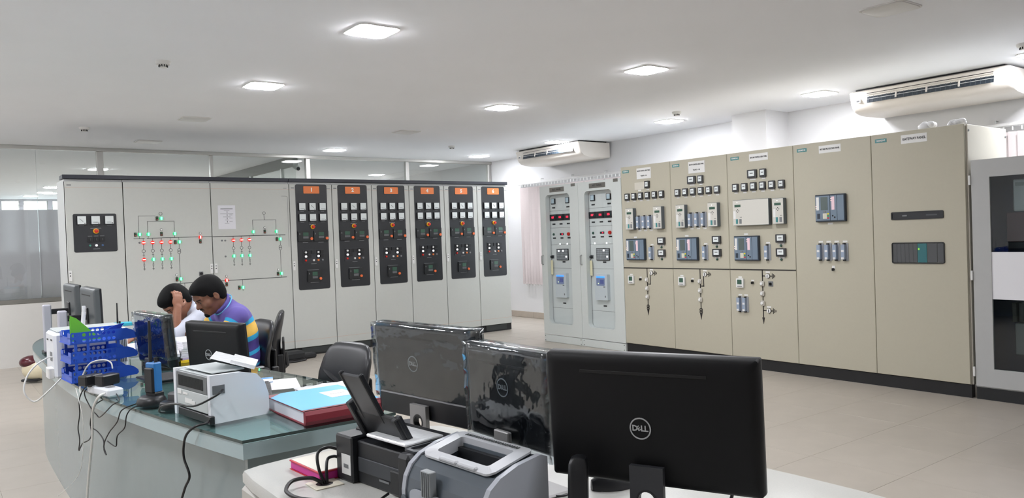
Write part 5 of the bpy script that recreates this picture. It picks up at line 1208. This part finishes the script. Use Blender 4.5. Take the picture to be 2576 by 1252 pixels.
# ================================================================ people (smooth distance-field bodies, one continuous mesh each)
def V3(*a): return np.array(a, np.float32)
class Field:
    def __init__(s, lo, hi, h):
        s.lo = np.array(lo, np.float32); s.h = h; s.n = np.ceil((np.array(hi)-s.lo)/h).astype(int)+1
        s.D = np.full(s.n, .2, np.float32)
        s.ax = [s.lo[i]+h*np.arange(s.n[i], dtype=np.float32) for i in range(3)]
    def region(s, lo, hi, m):
        i0 = np.maximum(0, np.floor((np.array(lo)-m-s.lo)/s.h).astype(int)); i1 = np.minimum(s.n, np.ceil((np.array(hi)+m-s.lo)/s.h).astype(int)+1)
        if (i1 <= i0).any(): return None
        sl = tuple(slice(a, b) for a, b in zip(i0, i1))
        return sl, np.stack(np.meshgrid(*[s.ax[i][sl[i]] for i in range(3)], indexing='ij'), -1)
    def add(s, f, lo, hi, k=.02):
        r = s.region(lo, hi, k+.04)
        if r is None: return
        sl, P = r; d = f(P); D = s.D[sl]
        hh = np.clip(.5+.5*(D-d)/k, 0, 1); s.D[sl] = D*(1-hh)+d*hh-k*hh*(1-hh)
    def sub(s, f, lo, hi, k=.006):
        r = s.region(lo, hi, k+.02)
        if r is None: return
        sl, P = r; d = -f(P); D = s.D[sl]
        hh = np.clip(.5-.5*(D-d)/k, 0, 1); s.D[sl] = D*(1-hh)+d*hh+k*hh*(1-hh)
    def cap(s, a, b, ra, rb, k=.02, flat=None):
        a, b = np.array(a, np.float32), np.array(b, np.float32); r = max(ra, rb)
        def f(P):
            ab = b-a; t = np.clip(((P-a)@ab)/(ab@ab+1e-9), 0, 1); q_ = P-(a+t[..., None]*ab)
            if flat is not None: ax, sc = flat; c = (q_@ax)[..., None]*ax; q_ = q_+c*(1/sc-1)
            return np.linalg.norm(q_, axis=-1)-(ra+(rb-ra)*t)
        m = r if flat is None else r*max(1, flat[1])
        s.add(f, np.minimum(a, b)-m, np.maximum(a, b)+m, k)
    def ell(s, c, r, R=None, k=.015, neg=False):
        c = np.array(c, np.float32); r = np.array(r, np.float32); R = np.eye(3, dtype=np.float32) if R is None else np.array(R, np.float32)
        def f(P):
            q_ = ((P-c)@R)/r; n_ = np.linalg.norm(q_, axis=-1); g = np.linalg.norm(q_/r, axis=-1)+1e-6
            return n_*(n_-1)/g
        m = r.max(); (s.sub if neg else s.add)(f, c-m, c+m, k)
    def clip(s, fn):
        P = np.stack(np.meshgrid(*s.ax, indexing='ij'), -1); s.D = np.maximum(s.D, fn(P))
    def mesh(s):
        D = s.D; I = D < 0; n = s.n
        c = [(i, j, k) for i in (0, 1) for j in (0, 1) for k in (0, 1)]
        sl = lambda o: tuple(slice(o[a], n[a]-1+o[a]) for a in range(3))
        cnt = sum(I[sl(o)].astype(np.int8) for o in c); act = (cnt > 0) & (cnt < 8)
        idx = -np.ones(act.shape, np.int64); cells = np.argwhere(act); idx[act] = np.arange(len(cells))
        acc = np.zeros((len(cells), 3)); num = np.zeros(len(cells))
        vals = {o: D[sl(o)][act] for o in c}
        for a in range(3):
            for o in c:
                if o[a]: continue
                e = list(o); e[a] = 1; e = tuple(e); v0, v1 = vals[o], vals[e]; cr = (v0 < 0) != (v1 < 0)
                t = np.where(cr, v0/np.where(cr, v0-v1, 1), 0); p = np.tile(np.array(o, float), (len(cells), 1)); p[:, a] += t
                acc[cr] += p[cr]; num[cr] += 1
        verts = (cells+acc/num[:, None])*s.h+s.lo
        F = []
        for a in range(3):
            b, d = (a+1) % 3, (a+2) % 3
            s0 = [slice(None)]*3; s1 = [slice(None)]*3; s0[a] = slice(0, n[a]-1); s1[a] = slice(1, n[a])
            A, B = I[tuple(s0)], I[tuple(s1)]; X = np.argwhere(A != B)
            ok = (X[:, b] > 0) & (X[:, d] > 0) & (X[:, b] < n[b]-1) & (X[:, d] < n[d]-1); X = X[ok]
            ins = A[tuple(X.T)]
            def g(db, dd): Y = X.copy(); Y[:, b] += db; Y[:, d] += dd; return idx[tuple(Y.T)]
            q_ = np.stack([g(-1, -1), g(0, -1), g(0, 0), g(-1, 0)], 1); q_[~ins] = q_[~ins][:, ::-1]
            F.append(q_[(q_ >= 0).all(1)])
        return verts, np.concatenate(F)
def fmesh(name, fld, mats, smooth_it=2, attr=None):
    v, f = fld.mesh()
    me = bpy.data.meshes.new(name); me.vertices.add(len(v)); me.vertices.foreach_set('co', v.astype(np.float32).ravel())
    me.loops.add(len(f)*4); me.loops.foreach_set('vertex_index', f.astype(np.int32).ravel()); me.polygons.add(len(f))
    me.polygons.foreach_set('loop_start', np.arange(0, len(f)*4, 4, dtype=np.int32)); me.polygons.foreach_set('use_smooth', np.ones(len(f), bool))
    me.update(calc_edges=True); me.validate()
    for m_ in mats: me.materials.append(m_)
    if attr is not None:
        at = me.attributes.new('stripe', 'FLOAT', 'POINT'); at.data.foreach_set('value', attr(v).astype(np.float32))
    return me
def head_frame(pitch, yaw, roll=0.):
    """columns: forward, left, up. yaw measured from world -X towards -Y"""
    p, y = math.radians(pitch), math.radians(yaw)
    fw = np.array([-math.cos(y), -math.sin(y), 0.]); lf = np.array([math.sin(y), -math.cos(y), 0.])*1.0; up = np.array([0, 0, 1.])
    f2 = fw*math.cos(p)-up*math.sin(p); u2 = fw*math.sin(p)+up*math.cos(p)
    r = math.radians(roll); l3 = lf*math.cos(r)+u2*math.sin(r); u3 = u2*math.cos(r)-lf*math.sin(r)
    return np.stack([f2, l3, u3], 1)
def add_head(F, c, M, infl=0.):
    W = lambda f, l, u: np.array(c)+M@np.array([f, l, u])
    F.ell(W(-.012, 0, .035), (.098, .076, .088), M, .02); F.ell(W(.03, 0, -.03), (.066, .062, .088), M, .025); F.ell(W(.045, 0, -.075), (.045, .044, .042), M, .02)
    F.ell(W(.068, 0, .035), (.03, .055, .04), M, .02)
    F.cap(W(.085, 0, .018), W(.112, 0, -.022), .009, .0135, .012); F.cap(W(.10, .012, -.026), W(.10, -.012, -.026), .008, .008, .008)
    for s in (-1, 1):
        F.ell(W(.088, s*.034, .008), (.017, .02, .013), M, .008, neg=True); F.ell(W(.079, s*.033, .006), (.014, .017, .011), M, .004)
        F.cap(W(.092, s*.018, .026), W(.082, s*.05, .026), .007, .006, .008)
        F.ell(W(-.008, s*.078, -.005), (.022, .010, .034), M@np.array([[math.cos(.2*s), -math.sin(.2*s), 0], [math.sin(.2*s), math.cos(.2*s), 0], [0, 0, 1]]), .006); F.ell(W(.0, s*.088, .0), (.011, .006, .018), M, .004, neg=True)
        F.ell(W(.06, s*.045, -.02), (.03, .026, .03), M, .02)
    F.cap(W(.093, .022, -.052), W(.093, -.022, -.052), .007, .007, .007); F.cap(W(.091, .018, -.064), W(.091, -.018, -.064), .0075, .0075, .006); F.ell(W(.103, 0, -.058), (.008, .022, .002), M, .002, neg=True)
    F.ell(W(.078, 0, -.095), (.022, .026, .02), M, .018)
def add_hand(F, wr, dirv, palm_n, curl, size=1., thumb_side=1):
    """palm from the wrist along dirv, five fingers bending towards palm_n"""
    d = np.array(dirv, float); d /= np.linalg.norm(d); n = np.array(palm_n, float); n -= d*(n@d); n /= np.linalg.norm(n); s = np.cross(d, n)*thumb_side
    wr = np.array(wr, float); k = size
    F.ell(wr+d*.045*k, (.048*k, .042*k, .016*k), np.stack([d, s, n], 1), .014)
    L = (.072, .08, .075, .058); 
    for i in range(4):
        off = (.03-.02*i)*k; p = wr+d*.082*k+s*off; ang = 0.
        for j, fr in enumerate((.45, .32, .25)):
            ang += math.radians(curl*(1 if j else .7)); v = d*math.cos(ang)+n*math.sin(ang); q_ = p+v*L[i]*fr*k
            F.cap(p, q_, (.0092-.0008*j)*k, (.0085-.0008*j)*k, .006 if j else .01); p = q_
    p = wr+d*.02*k+s*.032*k; v = d*.55+s*.7+n*.35; v /= np.linalg.norm(v); q_ = p+v*.045*k; F.cap(p, q_, .013*k, .0105*k, .012); v2 = d*.85+s*.15+n*.5; v2 /= np.linalg.norm(v2); F.cap(q_, q_+v2*.034*k, .0105*k, .0085*k, .006)
def torso(F, J, g, k=.05):
    """pelvis, waist, chest, upper chest ellipsoids plus shoulders; g inflates"""
    ys = V3(0, 1, 0)
    for (c, r) in J['torso']: F.ell(c, (r[0]+g, r[1]+g, r[2]+g), J.get('tm'), k)
    sl, sr = np.array(J['sl']), np.array(J['sr']); F.cap(sl, sr, .062+g, .062+g, .05)
def upper_arms(F, J, g, frac=(1, 1)):
    for sh, el, fr in ((J['sl'], J['el'], frac[0]), (J['sr'], J['er'], frac[1])):
        sh, el = np.array(sh), np.array(el); re = J.get('cuff', .056+(.043-.056)*fr) if g > 0 else .056+(.043-.056)*fr; F.cap(sh, sh+(el-sh)*fr, .056+g, re+g, .03)
def legs(F, J, g, low=True):
    for s, h_ in ((-1, J['hl']), (1, J['hr'])):
        hp = np.array(h_); kn = hp+np.array([-.40, s*.05*J.get('spread', 1), .02]); an = np.array([kn[0]+.02, kn[1], .10]); F.cap(hp, kn, .085+g, .06+g, .04)
        if low: F.cap(kn, an, .056+g, .042+g, .03)
def person(label, J, skin, hairm, shirt_mats, stripe, trm, hair_cut, sleeve, mous=True):
    t = thing('person', label, 'person', (J['root'][0], J['root'][1], 0))
    rt = np.array([J['root'][0], J['root'][1], 0.]); 
    for k_ in ('sl', 'sr', 'el', 'er', 'wl', 'wr', 'hl', 'hr', 'head', 'neck'): J[k_] = tuple(np.array(J[k_])-rt)
    J['torso'] = [(tuple(np.array(c)-rt), r) for c, r in J['torso']]; J['stomach'] = J['torso'][1][0]
    M = head_frame(*J['look']); c = np.array(J['head'])
    pts = [np.array(J[k_]) for k_ in ('sl', 'sr', 'el', 'er', 'wl', 'wr', 'hl', 'hr', 'head')]
    lo = np.min(pts, 0)-.22; hi = np.max(pts, 0)+.24; lo[0] -= .3; lo[2] = -.01
    F = Field(lo, hi, .0062)
    torso(F, J, -.014); upper_arms(F, J, -.012); legs(F, J, -.012)
    for s in ('l', 'r'):
        e, w_ = np.array(J['e'+s]), np.array(J['w'+s]); F.cap(e, w_, .040, .026, .02, None)
        add_hand(F, w_, J['hand'+s][0], J['hand'+s][1], J['hand'+s][2], 1.0, 1 if s == 'r' else -1)
    for h_ in ('hl', 'hr'):
        hp = np.array(J[h_]); s = -1 if h_ == 'hl' else 1; kn = hp+np.array([-.40, s*.05, .02]); F.cap((kn[0]+.02, kn[1], .06), (kn[0]-.13, kn[1], .035), .042, .036, .02)
    F.cap(J['neck'], c+M@np.array([-.02, 0, -.05]), .06, .054, .03); add_head(F, c, M)
    body = put('body', fmesh('body', F, [skin]), t)
    sm = body.modifiers.new('smooth', 'SMOOTH'); sm.factor = .4; sm.iterations = 2
    # hair
    H = Field(c-.17, c+.17, .0045); W = lambda f, l, u: c+M@np.array([f, l, u])
    H.ell(W(-.014, 0, .044), (.109, .086, .096), M, .015); H.ell(W(-.045, 0, .0), (.076, .078, .09), M, .02); H.ell(W(.03, .01, .09), (.075, .062, .044), M, .02)
    def cut(P):
        q_ = (P-c)@M; f, l, u = q_[..., 0], np.abs(q_[..., 1]), q_[..., 2]
        line = np.interp(f, hair_cut[0], hair_cut[1]); inner = np.linalg.norm((q_-np.array([-.012, 0, .03]))/np.array([.093, .071, .083]), axis=-1)-1
        wob = .004*np.sin(90*f+40*l)*np.sin(75*u+20*f)+.003*np.sin(150*f-90*u)
        return np.maximum((line-u)*.7, -inner*.07)+wob
    H.clip(cut); put('hair', fmesh('hair', H, [hairm]), t)
    # brows, moustache and beard shadow
    Q = Field(c-.15, c+.15, .0035)
    for s in (-1, 1): Q.cap(W(.098, s*.016, .029), W(.086, s*.05, .031), .0048, .0038, .004)
    if mous:
        Q.cap(W(.105, .0, -.041), W(.094, .026, -.05), .005, .0035, .004); Q.cap(W(.105, .0, -.041), W(.094, -.026, -.05), .005, .0035, .004); Q.ell(W(.088, 0, -.098), (.018, .024, .02), M, .006)
    put('facial_hair', fmesh('facial_hair', Q, [hairm]), t)
    for s in (-1, 1): MB().ell(tuple(W(.0865, s*.033, .005)), (.009, .009, .009), 10, 8).build('eye', mat('eye_dark', (40, 28, 22), .2), t, smooth=True)
    # shirt
    S = Field(lo, hi, .0062); torso(S, J, .0); upper_arms(S, J, .006, sleeve); S.cap(np.array(J['neck'])-M@np.array([0, 0, .01]), np.array(J['neck'])+(c-np.array(J['neck']))*.33, .072, .066, .02)
    def hem(P): return J['hem']-P[..., 2]
    S.clip(hem)
    nk = np.array(J['neck']); ax = (c-nk)/np.linalg.norm(c-nk)
    S.clip(lambda P: np.minimum(((P-nk)@ax)-.055, .105-np.linalg.norm((P-nk)-((P-nk)@ax)[..., None]*ax, axis=-1)))
    sh = put('shirt', fmesh('shirt', S, shirt_mats, attr=stripe(J) if stripe else None), t); sm = sh.modifiers.new('smooth', 'SMOOTH'); sm.factor = .5; sm.iterations = 3
    # collar ring, sleeve hems
    x, y, _ = frame_of(Vector(ax)); R0 = nk+ax*.05
    ring = [R0+(np.array(x)*math.cos(a)+np.array(y)*math.sin(a))*.071 for a in np.linspace(0, 2*PI, 25)]
    MB().tube([tuple(p) for p in ring], .009, 7).build('collar', J['collar_mat'], t, smooth=True)
    if J.get('trim'):
        R1_ = nk+ax*.03; MB().tube([tuple(R1_+(np.array(x)*math.cos(a)+np.array(y)*math.sin(a))*.081) for a in np.linspace(0, 2*PI, 25)], .0045, 6).build('collar_trim', J['trim'], t, smooth=True)
    T = Field(lo, hi, .008); legs(T, J, .008); tc, tr = J['torso'][0]; T.ell(tc, (tr[0]+.004, tr[1]+.004, tr[2]+.0), None, .05)
    T.clip(lambda P: P[..., 2]-(J['hem']+.01)); put('trousers', fmesh('trousers', T, [trm]), t)
    return t
m_skin2 = mat('skin_brown', (120, 80, 60), .5, noise=.05, nscale=30, sub=.06); m_skin1 = mat('skin_tan', (150, 100, 76), .5, noise=.05, nscale=30, sub=.06)
m_hair = mat('black_hair', (9, 9, 10), .75, spec=.2, noise=.3, nscale=150, bump=.5, bscale=260)
def stripe_mat():
    M = bpy.data.materials.new('striped_jersey'); M.use_nodes = True; N = M.node_tree.nodes; L = M.node_tree.links; b = N['Principled BSDF']; b.inputs['Roughness'].default_value = .8
    a = N.new('ShaderNodeAttribute'); a.attribute_name = 'stripe'; r = N.new('ShaderNodeValToRGB'); r.color_ramp.interpolation = 'CONSTANT'
    P, C_, Y_, V_ = lin((96, 84, 158)), lin((44, 158, 206)), lin((226, 182, 84)), lin((70, 58, 132))
    st = [(0, P), (.30, C_), (.365, Y_), (.53, C_), (.60, V_), (.745, C_), (.795, V_), (.945, C_), (.975, V_)]
    e = r.color_ramp.elements
    while len(e) < len(st): e.new(.5)
    for i, (p, c) in enumerate(st): e[i].position = p; e[i].color = (*c, 1)
    L.new(a.outputs['Fac'], r.inputs[0]); L.new(r.outputs[0], b.inputs['Base Color']); return M
def stripes(J):
    up = np.array(J['spine_top']); dn = np.array(J['spine_bot'])
    def f(v):
        ax = dn-up; t0 = np.clip(((v-up)@ax)/(ax@ax), 0, 1)
        out = t0.copy()
        for sh, el in ((J['sl'], J['el']), (J['sr'], J['er'])):
            sh, el = np.array(sh), np.array(el); a = el-sh; s = ((v-sh)@a)/(a@a); d = np.linalg.norm(v-(sh+np.clip(s, 0, 1)[:, None]*a), axis=1)
            use = (d < .068) & (s > -.02)
            out = np.where(use, np.clip(.18+s*.60, 0, 1), out)
        return out
    return f
# man in the striped shirt
J2 = dict(root=(1.80, 5.47), torso=[((1.755, 5.47, .56), (.13, .18, .13)), ((1.755, 5.47, .72), (.112, .165, .15)), ((1.735, 5.47, .88), (.118, .175, .15)), ((1.70, 5.47, 1.0), (.105, .17, .10))],
    sl=(1.672, 5.30, 1.015), sr=(1.672, 5.65, 1.015), el=(1.53, 5.27, .845), wl=(1.40, 5.43, .832), er=(1.585, 5.83, .89), wr=(1.46, 6.03, .845), hl=(1.76, 5.38, .52), hr=(1.76, 5.57, .52),
    neck=(1.652, 5.47, 1.075), head=(1.535, 5.45, 1.165), look=(34, 12, 0), hem=.655, handl=((-.75, .5, -.03), (0, 0, -1), 22), handr=((-.6, .55, -.12), (0, 0, -1), 25), collar_mat=mat('collar_purple', (104, 94, 170), .8), trim=mat('trim_cyan', (110, 186, 222), .8))
J2['spine_top'] = (1.66-1.80, 0, 1.115); J2['spine_bot'] = (1.80-1.80, 0, .655)
person('man in a purple, yellow and cyan striped polo shirt bending over the desk', J2, m_skin2, m_hair, [stripe_mat()], stripes, mat('trousers_tan', (178, 140, 70), .8),
       ([-.12, -.05, -.02, .02, .04, .07, .085, .1, .13], [-.075, -.07, -.02, .0, .035, .05, .062, .072, .08]), (.66, .85))
# man in the white shirt
J1 = dict(root=(1.80, 6.20), torso=[((1.80, 6.20, .56), (.13, .18, .13)), ((1.78, 6.20, .70), (.115, .165, .15)), ((1.725, 6.20, .85), (.118, .178, .15)), ((1.675, 6.20, .96), (.105, .175, .10))],
    sl=(1.645, 6.03, .985), sr=(1.645, 6.38, .985), el=(1.435, 5.98, .845), wl=(1.47, 6.03, 1.055), er=(1.50, 6.46, .85), wr=(1.30, 6.34, .83), hl=(1.76, 6.11, .52), hr=(1.76, 6.30, .52),
    neck=(1.628, 6.20, 1.035), cuff=.062, head=(1.50, 6.17, 1.09), look=(52, 14, 0), hem=.655, handl=((.12, .25, .9), (-.2, .8, .1), 30), handr=((-1, -.2, -.02), (0, 0, -1), 25), collar_mat=mat('collar_white', (206, 210, 222), .8))
person('man in a white shirt with his hand on his bowed head', J1, m_skin1, m_hair, [mat('white_cotton', (206, 210, 224), .8, noise=.03, nscale=25, bump=.5, bscale=14)], None, mat('trousers_dark', (52, 54, 60), .8),
       ([-.12, -.05, -.02, .02, .04, .07, .085, .1, .13], [-.08, -.075, -.03, .0, .03, .035, .04, .045, .05]), (1.04, .55), False)
